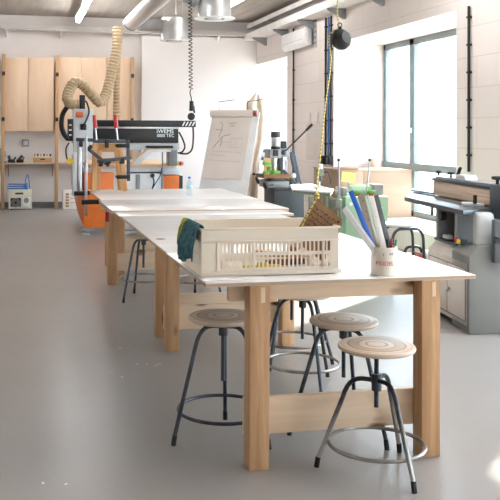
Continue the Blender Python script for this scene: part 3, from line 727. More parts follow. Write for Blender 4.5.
MB().tube([Vector((c.x+.15+(p.x-c.x-.38)*k/40, Y2, p.z+.25+.12*(1-k/40))) for k in range(41)], [.11+(.008 if k % 2 else 0) for k in range(41)], 18).build('flexible_branch', 'galv', d2, world=True)
# extraction hoses
Yh = 14.9
def corrug(pts, r, n, mat, name, label, cat='hose', grp=None):
    sm = smooth(pts, n); L = [0.0]
    for a, b in zip(sm, sm[1:]): L.append(L[-1]+(b-a).length)
    tot = L[-1]; m = int(tot/.03); out = []; j = 0
    for k in range(m+1):
        s = tot*k/m
        while j < len(L)-2 and L[j+1] < s: j += 1
        t = (s-L[j])/max(1e-6, L[j+1]-L[j]); out.append(sm[j].lerp(sm[j+1], t))
    root = tag(MB().tube(out, [r+(.010 if k % 2 else -.004) for k in range(m+1)], 18).build(name, mat), label, cat, grp); return root
hp = [(117.5, 27, 0), (116.5, 50, -.05), (111.5, 73, -.1), (106.5, 93, -.2), (100, 102, -.3), (92.5, 95.5, -.4), (83, 85, -.45), (75, 82.5, -.5), (69, 91, -.6), (67.5, 100, -.7), (73, 104.5, -.75), (82, 105, -.75)]
corrug([aty(a, b, Yh+d) for a, b, d in hp], .084, 10, 'hose', 'extraction_hose', 'ribbed beige extraction hose looping down to the machine head', 'hose', 'beige extraction hoses')
corrug([aty(a, b, Yh+.35) for a, b in ((117.5, 33), (117.3, 60), (116.8, 90), (116.3, 122))], .058, 10, 'hose', 'extraction_hose', 'straight beige extraction hose hanging behind the looped one', 'hose', 'beige extraction hoses')
# spiral cord
Yk = 9.4; top = aty(189.2, 0, Yk); bot = aty(190.8, 89, Yk); pts = []
N = 46*12; z_top = ZC
for k in range(N+1):
    t = k/N; z = z_top+(bot.z-z_top)*t; x = bot.x+(top.x-bot.x)*(z-bot.z)/(top.z-bot.z)*.6; a = 2*pi*46*t
    pts.append((x+.020*cos(a), Yk+.020*sin(a), z))
ck = thing('spiral_cord', 'black coiled power cord hanging from the ceiling with a plug at its end', 'cord', (bot.x, Yk, z_top))
MB().tube(pts, .0055, 6).build('coil', 'black', ck, world=True)
pl = [aty(190.8, 89, Yk), aty(190, 93, Yk), aty(191.3, 98, Yk), aty(191.2, 102, Yk)]
MB().tube(smooth(pl, 5), .006, 8).build('lead', 'black', ck, world=True)
s0 = aty(191.5, 101, Yk); s1 = aty(191.8, 111, Yk)
sm_ = MB().cyl(s0, s1, .022, 14, .03); sm_.build('socket_body', 'black', ck, world=True)
MB().bar(aty(193.5, 106, Yk), aty(194.3, 113, Yk), .02, .02, .004).build('lid', 'black', ck, world=True)
MB().lathe([(0, -.02), (.036, -.02), (.042, -.01), (.042, .012), (.03, .02), (0, .02)], 20, Matrix.Translation(aty(191.2, 116.5, Yk)) @ Matrix.Rotation(pi/2, 4, 'X')).build('plug', 'black', ck, world=True)

# ================================================================== CNC ROUTER
YC = 13.3
R = lambda px, py, d=0.0: aty(px, py, YC+d)
cn = thing('router_machine', 'large orange and black routing machine with grey column behind the far table', 'machine', (R(110, 236).x, YC+1, 0))
a = R(83.5, 228); b = R(123, 172)
zb, zt = a.z, R(100, 173).z
nl = a.x
MB().prism([(nl, YC, zb), (nl, YC, zt), (nl, YC+2.9, zt), (nl, YC+2.9, zt-.35), (nl, YC+1.2, zb+.12)], (R(114, 180).x-nl, 0, 0), .01).build('base', 'orange', cn, world=True)
for (px, py) in ((87, 236), (122, 236)):
    p = R(px, py, .12); f = MB(); f.box(p.x-.09, p.x+.09, YC+.03, YC+.25, zb-.05, zb-.001, .006)
    fo = f.build('foot_block', 'machgrey', cn, world=True)
    MB().lathe([(0, 0), (.085, 0), (.075, .02), (.02, .03), (.02, zb-.05), (0, zb-.05)], 20, Matrix.Translation((p.x, YC+.14, 0))).build('levelling_foot', 'steel', fo, world=True)
p = R(77, 212, 2.2); MB().lathe([(0, 0), (.085, 0), (.02, .03), (.02, zb+.05), (0, zb+.05)], 16, Matrix.Translation((nl+.12, YC+1.2, 0))).build('levelling_foot', 'steel', cn, world=True)
# grey bed on the base and its wooden spoil board
bt0 = R(74, 172); bx1 = R(180, 166)
MB().box(nl-.02, bx1.x, YC+.25, YC+2.6, zt, zt+.07, .006).build('bed', 'palegrey', cn, world=True)
MB().box(nl+.1, bx1.x-.02, YC+.22, YC+2.5, zt+.071, zt+.125, .004).build('spoil_board', 'ply_flat', cn, world=True)
# right-hand control cabinet: white door, grey strip, orange end panel
c0, c1, c2 = R(125, 190).x, R(163, 190).x, R(181, 190).x; zlow = .12; zc = zt-.02
MB().box(c0, c1, YC+.16, YC+.9, zlow, zc, .006).build('control_cabinet', 'whitepanel', cn, world=True)
MB().box(R(137, 180).x, R(141.5, 180).x, YC+.15, YC+.16, zlow, zc-.01, .002).build('grey_strip', 'machgrey', cn, world=True)
MB().box(c1+.01, c2, YC+.16, YC+.9, zlow, R(170, 176).z, .006).build('end_panel', 'orange', cn, world=True)
MB().box(c1+.01, c2, YC+.155, YC+.9, R(170, 175).z, R(170, 170.5).z, .004).build('end_trim', 'palegrey', cn, world=True)
MB().cyl(R(162.5, 200, .13), R(162.5, 143, .13), .012, 10).build('cable_mast', 'machgrey', cn, world=True)
p = R(152.5, 175.5, .155); MB().lathe([(0, 0), (.035, 0), (.03, .03), (0, .03)], 16, Matrix.Translation(p) @ Matrix.Rotation(pi/2, 4, 'X')).build('power_inlet', 'black', cn, world=True)
MB().tube(smooth([R(152.5, 176, .1), R(154, 182, .08), R(152, 190, .1), R(150, 196, .12)], 6), .012, 8).build('power_lead', 'black', cn, world=True)
MB().tube(smooth([R(162, 168, .1), R(160, 176, .08), R(155, 184, .1), R(151, 192, .1)], 6), .008, 8).build('thin_lead', 'black', cn, world=True)
# gantry: left column, black beam, rail, right bracket
MB().box(R(73, 160).x, R(92.5, 160).x, YC-.05, YC+.30, R(80, 152).z, R(80, 109).z, .01).build('column', 'palegrey', cn, world=True)
MB().box(R(73, 160).x, R(77, 160).x, YC-.04, YC+.25, R(80, 196).z, R(80, 151).z, .006).build('column_leg', 'palegrey', cn, world=True)
MB().box(R(77.5, 160).x, R(83, 160).x, YC+.05, YC+.25, R(80, 190).z, R(80, 152).z, .006).build('dark_recess', 'black', cn, world=True)
MB().cyl(R(80, 192, -.02), R(80, 140, -.02), .035, 14).build('guide_rod', 'steel', cn, world=True)
MB().box(R(68, 140).x, R(73, 140).x, YC-.02, YC+.2, R(70, 141).z, R(70, 119).z, .006).build('drive_box', 'glossblack', cn, world=True)
for k in range(3): p = R(70.3, 125+5*k, -.025); MB().box(p.x-.02, p.x+.02, YC-.028, YC-.02, p.z-.012, p.z+.012).build('white_mark', 'whiteink', cn, world=True)
MB().box(R(75.5, 116).x, R(83, 116).x, YC-.07, YC-.05, R(78, 117.5).z, R(78, 112).z, .012).build('orange_cover', 'orange', cn, world=True)
MB().box(R(79.5, 110).x, R(85, 110).x, YC-.03, YC+.1, R(82, 111).z, R(82, 95).z, .006).build('spindle_motor', 'glossblack', cn, world=True)
MB().box(R(80, 130).x, R(86, 130).x, YC-.08, YC-.05, R(82, 130).z, R(82, 124).z, .006).build('connector', 'black', cn, world=True)
MB().tube(smooth([R(82, 128, -.08), R(86, 121, -.14), R(89, 112, -.1), R(87, 103, -.08), R(85, 101, 0)], 6), .014, 8).build('motor_cable', 'black', cn, world=True)
MB().tube(smooth([R(67, 107, -.3), R(62.5, 115, -.25), R(61.5, 126, -.2), R(64, 134, -.1), R(68, 139, 0)], 6), .038, 10).build('cable_guide', 'black', cn, world=True)
MB().box(R(68, 153).x, R(75, 153).x, YC-.03, YC+.2, R(70, 155).z, R(70, 143).z, .01).build('junction_box', 'whitemetal', cn, world=True)
p = R(70, 161, -.05); MB().cyl(p, p+Vector((0, -.05, 0)), .05, 14).build('yellow_knob', 'yellow', cn, world=True)
MB().tube(smooth([R(69, 143, -.05), R(66, 149, -.08), R(67, 158, -.08), R(70, 162, -.06)], 6), .012, 8).build('side_lead', 'black', cn, world=True)
b0, b1 = R(96, 144), R(178.5, 127)
bm_ = MB().box(b0.x-.1, b1.x, YC, YC+.32, R(140, 143).z, R(140, 128.5).z, .008).build('beam', 'glossblack', cn, world=True)
MB().box(b0.x-.12, R(178.5, 126).x, YC-.012, YC+.3, R(140, 128.7).z, R(140, 126.7).z, .003).build('rail_strip', 'steel', bm_, world=True)
MB().box(b0.x-.14, R(195.5, 123).x, YC-.03, YC+.22, R(140, 126.8).z, R(140, 120.3).z, .006).build('cable_channel', 'glossblack', bm_, world=True)
st = MB()
for k in range(4):
    x = 182+3.3*k; q = [R(x-.2, 126, -.033), R(x+1.3, 126, -.033), R(x+3.6, 121.7, -.033), R(x+2.1, 121.7, -.033)]; st.prism(q, (0, .002, 0))
st.build('white_stripes', 'whiteink', bm_, world=True)
def put_text(txt, size, px, py, d, sx=1.0):
    mb = text_bm(txt, size, .002); p = R(px, py, d)
    for v in mb.bm.verts: v.co = Vector((p.x+v.co.x*sx, p.y-v.co.z, p.z+v.co.y))
    return mb
put_text('iWEMS', .088, 156.5, 133.0, -.003, 1.05).build('lettering', 'whiteink', bm_, world=True)
put_text('TEC', .075, 166.0, 137.0, -.003, 1.0).build('lettering', 'whiteink', bm_, world=True)
ln = MB()
for k in range(3): p, q = R(157, 134.2+k*1.1, -.003), R(165, 134.7+k*1.1, -.003); ln.box(p.x, q.x, p.y-.002, p.y, q.z, p.z)
ln.build('lettering', 'whiteink', bm_, world=True)
MB().box(R(105, 150).x, R(180, 150).x, YC+.05, YC+.25, R(140, 150).z, R(140, 143.5).z, .006).build('lower_guard', 'palegrey', bm_, world=True)
MB().box(R(146, 148).x, R(173, 148).x, YC-.03, YC+.05, R(150, 148).z, R(150, 145.7).z, .01).build('vacuum_brush', 'black', bm_, world=True)
MB().prism([R(131, 165, .02), R(138, 165, .02), R(153, 152, .02), R(171, 152, .02), R(171, 148.8, .02), R(149, 148.8, .02)], (0, .14, 0), .003).build('sloping_bracket', 'palegrey', cn, world=True)
MB().prism([R(129.5, 165, .015), R(131.5, 165, .015), R(149.5, 149.5, .015), R(171, 149.5, .015), R(171, 148.4, .015), R(148, 148.4, .015)], (0, .10, 0), .002).build('bracket_edge', 'ply_flat', cn, world=True)
MB().box(R(169.5, 165).x, R(178, 165).x, YC+.05, YC+.3, R(174, 166).z, R(174, 150).z, .006).build('right_carriage', 'machgrey', cn, world=True)
p = R(180.5, 163.5, -.02); MB().cyl(p+Vector((0, .06, 0)), p, .04, 16).build('stop_housing', 'yellow', cn, world=True)
MB().cyl(p, p+Vector((.02, -.04, 0)), .028, 16).build('stop_button', 'red', cn, world=True)
MB().tube(smooth([R(179, 132, -.02), R(183, 140, -.05), R(184.8, 147, -.05), R(182, 152, -.04), R(178, 153, 0)], 6), .014, 8).build('loop_cable', 'black', cn, world=True)
MB().tube(smooth([R(193, 126, -.03), R(193.3, 138, -.05), R(192, 149, -.06), R(187.5, 153.5, -.06), R(180, 153.5, 0)], 6), .014, 8).build('loop_cable', 'black', cn, world=True)
MB().box(R(181, 190).x, R(186.5, 190).x, YC+.3, YC+.6, .3, R(183, 177).z, .006).build('rear_box', 'black', cn, world=True)
# ================================================================== CLAMPED STOOL ON THE FAR TABLE
YT = 10.15
T = lambda px, py, d=0.0: aty(px, py, YT+d)
cl = thing('wooden_stool_frame', 'bare wooden stool frame being glued, standing clamped on the far worktable', 'stool', (T(105, 192).x, YT, TZ))
for (tp, bt_, d) in (((94.8, 143), (93.6, 193.2), -.12), ((119.5, 143), (125.2, 191.5), -.02), ((100, 143), (97.8, 191), .14), ((116, 146), (120.5, 190), .14)):
    q = T(*bt_, d); q = Vector((q.x, q.y, TZ+.016 if False else TZ)); p = T(*tp, d)
    MB().bar(q, p, .055, .045, .004, up=(0, 1, 0)).build('leg', 'oldwood', cl, world=True)
for (x0, x1, y0, y1, d) in ((95, 121, 143.5, 150.5, -.12), (99, 117, 158, 163.5, -.1), (97, 118, 147, 152, .14)):
    a, b = T(x0, y1, d), T(x1, y0, d); MB().box(a.x, b.x, a.y, a.y+.03, a.z, b.z, .003).build('rail', 'oldwood', cl, world=True)
def fclamp(label, bar_a, bar_b, d, jaw, handle=None, hcol='red', gap=(.1, .85)):
    a, b = T(*bar_a, d), T(*bar_b, d); root = thing('bar_clamp', label, 'clamp', a, 0, 'bar clamps on the far worktable')
    MB().bar(a, b, .04, .016, .002, up=(0, 1, 0)).build('bar', 'slabdark' if jaw[2] == 'dark' else 'steel', root, world=True)
    v = (b-a); jv = T(bar_a[0]+jaw[0], bar_a[1]+jaw[1], d)-a
    for t in gap:
        q = a+v*t; jm = MB().bar(q-jv*.12, q+jv, .045, .03, .006, up=(0, 1, 0)); e = q+jv*.9; jm.box(e.x-.014, e.x+.014, e.y, YT-.1465, e.z-.012, e.z+.012, .003); jm.build('jaw', 'black', root, world=True)
    if handle:
        h0, h1, h2 = [T(*h, d-.02) for h in handle]
        MB().cyl(h2, h1, .011, 10).build('screw', 'steel', root, world=True); MB().cyl(h1, h0, .026, 14, .021).build('grip', hcol, root, world=True)
    return root
fclamp('long clamp across the stool frame top with red grip pointing up, at left', (76, 139.5), (125.5, 141.3), -.2, (0, 7, 'dark'), ((94.3, 115), (95.3, 128), (96.5, 140)), 'red', (.1, .62))
fclamp('clamp on the right side of the stool frame with red grip pointing up', (128, 140), (128.5, 181), -.26, (-12, 0, 'dark'), ((115.5, 115), (116.2, 128), (117.5, 140)), 'red', (.14, .9))
fclamp('dark clamp slanting under the stool frame, from upper left', (86, 147), (109, 166), -.31, (3.5, -3, 'dark'), None, 'red', (.1, .9))
fclamp('dark clamp lying nearly level through the middle of the stool frame', (97, 161.5), (131, 157.5), -.36, (0, 5, 'dark'), None, 'red', (.12, .75))
def gclamp(label, px, y0, y1, yj, d, hx):
    a, b = T(px, y0, d), T(px, y1, d); root = thing('bar_clamp', label, 'clamp', b, 0, 'bar clamps on the far worktable')
    MB().bar(b, a, .03, .014, .002, up=(0, 1, 0)).build('bar', 'steel', root, world=True)
    for y in yj: p, q = T(px-4.5, y, d), T(hx, y-.6, d); MB().bar(p, q, .035, .05, .008).build('jaw', 'black', root, world=True)
gclamp('tall steel clamp upright at the left edge of the far worktable, rear one', 78.5, 137, 196, (193.5,), -.05, 90)
gclamp('tall steel clamp upright at the left edge of the far table, hanging below the top', 86, 137, 216, (202.2,), -1.05, 101)

q0 = aty(107.3, 209.5, 9.0); rc = thing('bar_clamp', 'clamp with red grip hanging under the left edge of the middle worktable', 'clamp', q0, 0, 'bar clamps on the far worktable')
MB().cyl(aty(107.3, 221.5, 8.86), aty(107.2, 212, 8.86), .022, 14, .018).build('grip', 'red', rc, world=True); MB().cyl(aty(107.2, 212, 8.86), aty(107.2, 208.5, 8.86), .008, 10).build('screw', 'steel', rc, world=True)
g0, g1 = aty(116.5, 239, 11.3), aty(138, 231, 11.3)
tr_ = thing('tool_trolley', 'low white wheeled trolley on the floor behind the middle worktable', 'trolley', ((g0.x+g1.x)/2, 11.5, 0))
MB().box(g0.x, g1.x+.2, 11.3, 11.75, g0.z, g1.z, .015).build('body', 'palegrey', tr_, world=True); MB().box(g0.x+.02, g1.x+.18, 11.29, 11.74, g1.z, g1.z+.03, .006).build('lid', 'machgrey', tr_, world=True)
for x in (g0.x+.05, g1.x+.12):
    for y in (11.38, 11.68): MB().cyl((x-.015, y, .045), (x+.015, y, .045), .045, 16).build('caster', 'machgrey', tr_, world=True)
    MB().box(x-.02, x+.02, 11.36, 11.70, .08, g0.z+.002).build('caster_fork', 'darksteel', tr_, world=True)
# ================================================================== RIGHT WALL FITTINGS
def onwall(px, py, off=0.0): return atx(px, py, XW-off)
def conduit(name, label, px_t, py_t, px_b, py_b, r, clips, mat='black', ztop=None, dy=0.0):
    a, b = onwall(px_t, py_t, .03), onwall(px_b, py_b, .03); y = (a.y+b.y)/2+dy; zt_ = ztop or a.z
    root = thing(name, label, 'conduit', (XW-.03, y, b.z), 0, 'black conduits on the right wall')
    MB().cyl((XW-.03, y, b.z), (XW-.03, y, zt_), r, 12).build('pipe', mat, root, world=True)
    for k in range(clips):
        z = b.z+(zt_-b.z)*(k+.6)/clips; MB().box(XW-.03-r*1.25, XW-.0005, y-r*1.5, y+r*1.5, z-.013, z+.013, .004).build('clip', 'black', root, world=True)
    return root
conduit('wall_conduit', 'thin black conduit down the right wall below the white heater', 291.5, 30, 295, 178, .015, 5, ztop=3.62)
conduit('wall_conduit', 'left of the two black conduits beside the blue cable on the right wall', 324.3, 20, 327, 158, .018, 6, ztop=3.6)
conduit('wall_conduit', 'right of the two black conduits beside the blue cable, next to the window', 330, 20, 332, 158, .016, 6, ztop=3.6)
conduit('wall_conduit', 'black conduit on the wall pier right of the window, above the sander', 466, 7, 471.5, 172, .017, 6)
a, b = onwall(327.5, 20, .02), onwall(329.8, 158, .02)
tag(MB().cyl((XW-.02, (a.y+b.y)/2, b.z), (XW-.02, (a.y+b.y)/2, 3.6), .014, 10).build('blue_cable', 'bluehose'), 'blue cable running down between two black conduits on the right wall', 'cable')
for (px, lb) in ((325.6, 'left black switch box on the right wall under the two conduits'), (331.4, 'right black switch box on the right wall under the two conduits')):
    p = onwall(px, 160, 0); t = thing('switch_box', lb, 'switch', (XW, p.y, p.z), 0, 'black switch boxes')
    MB().box(-.075, -.0005, -.075, .075, -.075, .075, .012).build('housing', 'black', t); MB().box(-.088, -.074, -.035, .035, -.04, .04, .006).build('flap', 'slabdark', t)
# heater
HD = .17
zh0, zh1 = onwall(297, 48, HD).z, onwall(297, 29.5, HD).z; y0, y1 = onwall(313.5, 40).y, onwall(281.5, 40, HD).y
ht = thing('wall_heater', 'white box heater mounted high on the right wall under the cable tray', 'heater', (XW, (y0+y1)/2, zh0))
MB().prism([(XW-.03, y0, zh0+.02), (XW-HD*.7, y0, zh0), (XW-HD, y0, zh0+.08), (XW-HD, y0, zh1-.03), (XW-HD*.85, y0, zh1), (XW-.03, y0, zh1)], (0, y1-y0, 0), .015).build('casing', 'whitemetal', ht, world=True)
MB().box(XW-.05, XW-.0005, y0+.1, y1-.1, zh0+.1, zh1-.1).build('mount', 'machgrey', ht, world=True)
MB().box(XW-HD-.004, XW-HD+.001, y0+.12, y1-.12, zh0+.13, zh0+.145).build('seam', 'palegrey', ht, world=True)
a = onwall(314, 20, .02); b = onwall(316, 47, .02)
ps_ = thing('perforated_strip', 'upright perforated metal strip on the right wall beside the heater', 'strip', (XW, a.y, b.z))
MB().box(XW-.012, XW-.0005, a.y-.10, a.y+.07, b.z, zr-.08, .002).build('strip', 'galv', ps_, world=True)
for k in range(7):
    for dy in (-.06, .03): z = b.z+.08+k*.1; MB().box(XW-.0135, XW-.0122, a.y+dy-.018, a.y+dy+.018, z-.022, z+.022).build('slot', 'slabdark', ps_, world=True)
# poster
a, b = onwall(306.5, 124, .004), onwall(322.5, 161, .004)
po = thing('wall_poster', 'pale paper poster with faint writing hung by two strings on the right wall', 'poster', (XW, (a.y+b.y)/2, b.z))
MB().box(XW-.006, XW-.0005, b.y, a.y, b.z, a.z).build('sheet', 'poster', po, world=True)
lm = MB()
for k in range(8):
    z = a.z-.08-k*.075
    if z > b.z+.05: lm.box(XW-.0075, XW-.0062, b.y+.05, a.y-.05-.06*(k % 3), z-.008, z+.008)
lm.build('writing', 'fainter', po, world=True)
for f in (.25, .75):
    y = b.y+(a.y-b.y)*f; MB().tube([(XW-.008, y-.06, a.z), (XW-.01, y, a.z+.2), (XW-.008, y+.06, a.z)], .004, 6).build('string', 'paleink', po, world=True)
# weight on the rope
YR = 5.2
c = aty(341, 39.5, YR); rr = 11.2*YR*.99/FOC*1.02
top = aty(337.5, 0, YR); zc_ = ZC
wt = thing('hanging_weight', 'round black weight hanging on the yellow rope in front of the window', 'weight', c)
MB().lathe([(0, -rr*.8), (rr*.6, -rr*.72), (rr*.9, -rr*.4), (rr, -.004), (rr*.95, 0), (rr, .004), (rr*.9, rr*.4), (rr*.6, rr*.72), (0, rr*.8)], 32, Matrix.Translation(c) @ Matrix.Rotation(radians(75), 4, 'X') @ Matrix.Rotation(radians(25), 4, 'Y')).build('body', 'black', wt, world=True)
MB().cyl(c+Vector((-.004, 0, rr*.85)), c+Vector((-.008, 0, rr*1.22)), .012, 12).build('neck', 'glossblack', wt, world=True)
MB().tube([c+Vector((-.008+.014*cos(t*pi/8), 0, rr*1.35+.014*sin(t*pi/8))) for t in range(16)], .004, 8, closed=True).build('ring', 'darksteel', wt, world=True)
ep = aty(317, 197.5, YS-.01)
rp = [Vector((du.location.x, YR, du.location.z-.150)), top, c+Vector((-.012, .0, rr*1.35)), c+Vector((-rr*1.02, .03, rr*.3))]
rp += [aty(331, 62, 5.1), aty(325.5, 105, 4.85), aty(321, 150, 4.55), aty(317, 185, 4.33), ep]
rt = thing('rope', 'yellow and black rope hanging from above past the black weight down to the cardboard sign', 'rope', (top.x, YR, 3.0))
MB().tube(smooth(rp, 8), .0040, 8).build('strand', 'rope', rt, world=True)
MB().tube(smooth([ep, aty(309, 212, YS-.012), aty(303, 224, YS-.012), aty(299, 234, YS-.012)], 6), .0042, 8).build('tail', 'rope', rt, world=True)
kn = MB()
for k in range(3): kn.tube([ep+Vector((0.008*cos(t*pi/6), .008*sin(t*pi/6), .008*k+.004*sin(t))) for t in range(12)], .0045, 6, closed=True)
kn.build('knot', 'rope', rt, world=True)
# ================================================================== FLIP CHART
ct_ = aty(236, 111, 12.2); al, tl = radians(40), radians(21)
FW, FT = .77, ct_.z; run = (FT-.0)*math.tan(tl)
fl = thing('flip_chart', 'white flip chart easel with drawn-on paper standing behind the far worktable', 'flip chart', (ct_.x-sin(al)*run*0.5, ct_.y-cos(al)*run*.5, 0), -al)
dn_ = Vector((0, -sin(tl), -cos(tl))); tp = Vector((0, run*.5, FT)); nrm = Vector((0, -cos(tl), sin(tl)))
def fb(u, v, o=0): return tp+Vector((u, 0, 0))+dn_*v+nrm*o
MB().prism([fb(-FW/2, .02), fb(FW/2, .02), fb(FW/2, 1.42), fb(-FW/2, 1.42)], -nrm*.02, .004).build('board', 'whitepanel', fl)
pad = MB(); pad.grid(lambda u, v: fb(-FW/2+.02+(FW-.13)*u, .10+.97*v, .006+.012*(v**3)+.004*sin(u*5)*v), 10, 14, .006); pd = pad.build('paper_pad', 'paper', fl)
MB().tube([fb(-FW/2-.0, .055, .04), fb(FW/2-.07, .055, .04)], .052, 20).build('paper_roll', 'paper', fl)
MB().tube([fb(FW/2-.07, .055, .04), fb(FW/2-.01, .055, .04)], .047, 20).build('roll_end', 'greygreen', fl)
MB().box(-.03, .03, -.02, .02, -.02, .02, .006, Matrix.Translation(fb(FW/2-.03, .075, .075))).build('red_catch', 'red', fl)
MB().bar(fb(-FW/2, 1.4, .03), fb(FW/2, 1.4, .03), .06, .02, .004).build('pen_tray', 'palegrey', fl)
for sx in (-1, 1): MB().cyl(fb(sx*(FW/2-.03), 1.38, -.03), (sx*(FW/2-.0), -run*.5-.05, 0), .014, 10).build('leg', 'palegrey', fl)
MB().cyl(fb(0, .2, -.035), (0, run*.5+.45, 0), .014, 10).build('leg', 'palegrey', fl)
for sx in (-.22, .25): MB().tube([fb(sx-.06, .03, -.02), fb(sx-.1, -.16, -.02), fb(sx+.16, -.19, -.02)], .006, 8).build('paper_arm', 'darksteel', fl)
sk_ = MB()
def dl(pts, r=.003): sk_.tube([fb(u, v, .017+.010*((v-.1)/.97)**3) for u, v in pts], r, 5)
for pts in ([(-.22, .18), (-.18, .20), (-.17, .30)], [(-.27, .30), (-.16, .31)], [(-.17, .30), (-.2, .42)], [(-.12, .40), (-.02, .38)], [(-.14, .40), (-.15, .58)], [(-.15, .42), (-.27, .6)], [(-.08, .20), (.04, .20)], [(-.05, .24), (.02, .24)]): dl(pts)
sk_.build('drawing', 'pencil', pd)
sk_ = MB()
for pts in ([(.0, .44), (.2, .44), (.2, .58), (.0, .58), (.0, .44)], [(.1, .44), (.1, .58)], [(-.28, .64), (.0, .65), (.2, .66)], [(-.28, .70), (-.05, .71)], [(-.3, .78), (.2, .80)], [(-.2, .5), (.0, .5)]): dl(pts, .002)
sk_.build('faint_writing', 'paleink', pd)
# canvas behind the flip chart and the clutter under it
YV = 13.6
cv = MB(); V = lambda px, py, d=0.0: aty(px, py, YV+d)
def cvf(u, v):
    L = [(255, 93.5), (246, 103), (246, 118), (248, 140), (248, 165), (248, 200), (248, 231)]; Rr = [(258.5, 93.5), (263, 103), (266, 120), (265, 142), (259, 165), (262, 200), (264, 231)]
    t = v*6; i = min(5, int(t)); q = t-i; lx = L[i][0]+(L[i+1][0]-L[i][0])*q; ly = L[i][1]+(L[i+1][1]-L[i][1])*q; rx = Rr[i][0]+(Rr[i+1][0]-Rr[i][0])*q
    return V(lx+(rx-lx)*u, ly, .05*sin(u*11+v*4)+.12*abs(u-.5))
cv.grid(cvf, 14, 24, .012); tag(cv.build('canvas_sheet', 'canvas', ang=70), 'beige canvas hanging in a point behind the right side of the flip chart', 'canvas')
a, b = V(262, 222, -.5), V(289, 160, -.5)
cs = thing('cardboard_sheet', 'beige cardboard sheets leaning behind the mortising machine', 'cardboard', ((a.x+b.x)/2, YV-.5, 0))
MB().prism([(a.x, YV-.5, 0), (b.x+.1, YV-.5, 0), (b.x, YV-.1, b.z), (a.x+.15, YV-.1, b.z+.05)], (0, .02, 0)).build('sheet', 'kraft', cs, world=True)
MB().prism([(a.x-.1, YV-.56, 0), (b.x-.15, YV-.56, 0), (b.x-.2, YV-.2, b.z-.25), (a.x+.02, YV-.2, b.z-.18)], (0, .02, 0)).build('sheet', 'canvas', cs, world=True)
# shelf unit with blue box at the wall behind
a, b = V(256, 160, .6), V(288, 156, .6)
ws = thing('metal_shelf', 'low shelf behind the mortising machine, holding the blue box', 'shelf', ((a.x+b.x)/2, YV+.8, 0))
MB().box(a.x, b.x, YV+.6, YV+1.0, a.z-.03, a.z, .003).build('shelf_board', 'palegrey', ws, world=True)
for x in (a.x+.02, b.x-.02):
    for y in (YV+.62, YV+.98): MB().box(x-.02, x+.02, y-.02, y+.02, 0, a.z-.03).build('leg', 'palegrey', ws, world=True)
c = V(264, 158, .7); zz = a.z+.001
bb_ = thing('blue_box', 'blue box between the flip chart and the mortising machine', 'box', (c.x, c.y, zz))
MB().box(-.13, .13, -.1, .1, 0, .17, .012).build('case', MT.setdefault('boxblue', plain('box_blue', (48, 98, 168), .5)), bb_); MB().box(-.135, .135, -.105, .105, .17, .2, .008).build('lid', 'palegrey', bb_)
MB().box(-.06, .06, -.108, -.1, .05, .13, .003).build('label', 'whitepaper', bb_)
c = V(276, 158, .75); oj = thing('orange_can', 'small orange can next to the blue box', 'can', (c.x-.02, c.y, zz))
MB().cyl((0, 0, 0), (0, 0, .26), .06, 18).build('can', 'orange', oj); MB().cyl((0, 0, .26), (0, 0, .31), .035, 14).build('cap', 'palegrey', oj)

# ================================================================== MORTISING MACHINE
YM = 11.55
Mx = lambda px, py, d=0.0: aty(px, py, YM+d)
mo = thing('mortising_machine', 'mortising machine on dark cabinet with long lever, right of the flip chart', 'machine', (Mx(284, 250).x, YM+.3, 0))
a, b = Mx(274, 240), Mx(304.5, 190.5)
MB().box(a.x, b.x, YM, YM+.5, .0, b.z, .012).build('cabinet', 'cabgrey', mo, world=True)
MB().box(a.x-.01, b.x+.01, YM-.01, YM+.51, b.z, b.z+.035, .01).build('cabinet_top', 'cabgrey', mo, world=True)
a2, b2 = Mx(269, 190), Mx(291, 181.5); MB().box(a2.x, b2.x, YM+.08, YM+.5, b.z+.035, b2.z, .01).build('saddle', 'machgrey', mo, world=True)
a2, b2 = Mx(264, 178.5), Mx(292, 174.5); MB().box(a2.x, b2.x, YM+.02, YM+.4, a2.z, b2.z, .006).build('table', 'brownwood', mo, world=True)
MB().box(Mx(272, 180).x, Mx(288, 180).x, YM+.1, YM+.38, Mx(270, 182).z, a2.z+.002, .006).build('slide', 'darksteel', mo, world=True)
def mcyl(nm, px, y0, y1, r, mat, d=.2): a, b = Mx(px, y1, d), Mx(px, y0, d); MB().lathe([(0, 0), (r*.94, 0), (r, .006), (r, b.z-a.z-.006), (r*.94, b.z-a.z), (0, b.z-a.z)], 26, Matrix.Translation(a)).build(nm, mat, mo, world=True)
mcyl('motor_cap', 275.7, 131.7, 137.3, .070, 'cabgrey'); mcyl('motor', 275.7, 137.2, 146.5, .066, 'steel'); mcyl('motor_flange', 275.7, 146.3, 149.5, .072, 'glossblack')
MB().box(Mx(271.5, 150).x, Mx(283, 150).x, YM+.08, YM+.34, Mx(275, 158, .2).z, Mx(275, 149.3, .2).z, .012).build('head', 'machgrey', mo, world=True)
MB().box(Mx(274.5, 150).x, Mx(280, 150).x, YM+.07, YM+.081, Mx(275, 156, .1).z, Mx(275, 149.8, .1).z, .004).build('control_panel', 'glossblack', mo, world=True)
a, b = Mx(274, 158, .2), Mx(274, 172, .2); MB().tube([a, a+(b-a)*.3, b], [.05, .042, .022], 18).build('spindle', 'steel', mo, world=True)
MB().box(Mx(271.5, 170).x, Mx(276, 170).x, YM+.17, YM+.23, Mx(274, 172, .2).z, Mx(274, 166.5, .2).z, .006).build('chuck', 'brightgreen', mo, world=True)
MB().box(Mx(285, 150).x, Mx(293.5, 150).x, YM+.3, YM+.42, Mx(288, 150, .3).z, Mx(288, 141, .3).z, .012).build('column_cap', 'black', mo, world=True)
MB().box(Mx(285.5, 150).x, Mx(289.5, 150).x, YM+.28, YM+.40, b2.z, Mx(288, 149, .3).z, .008).build('column', 'slabdark', mo, world=True)
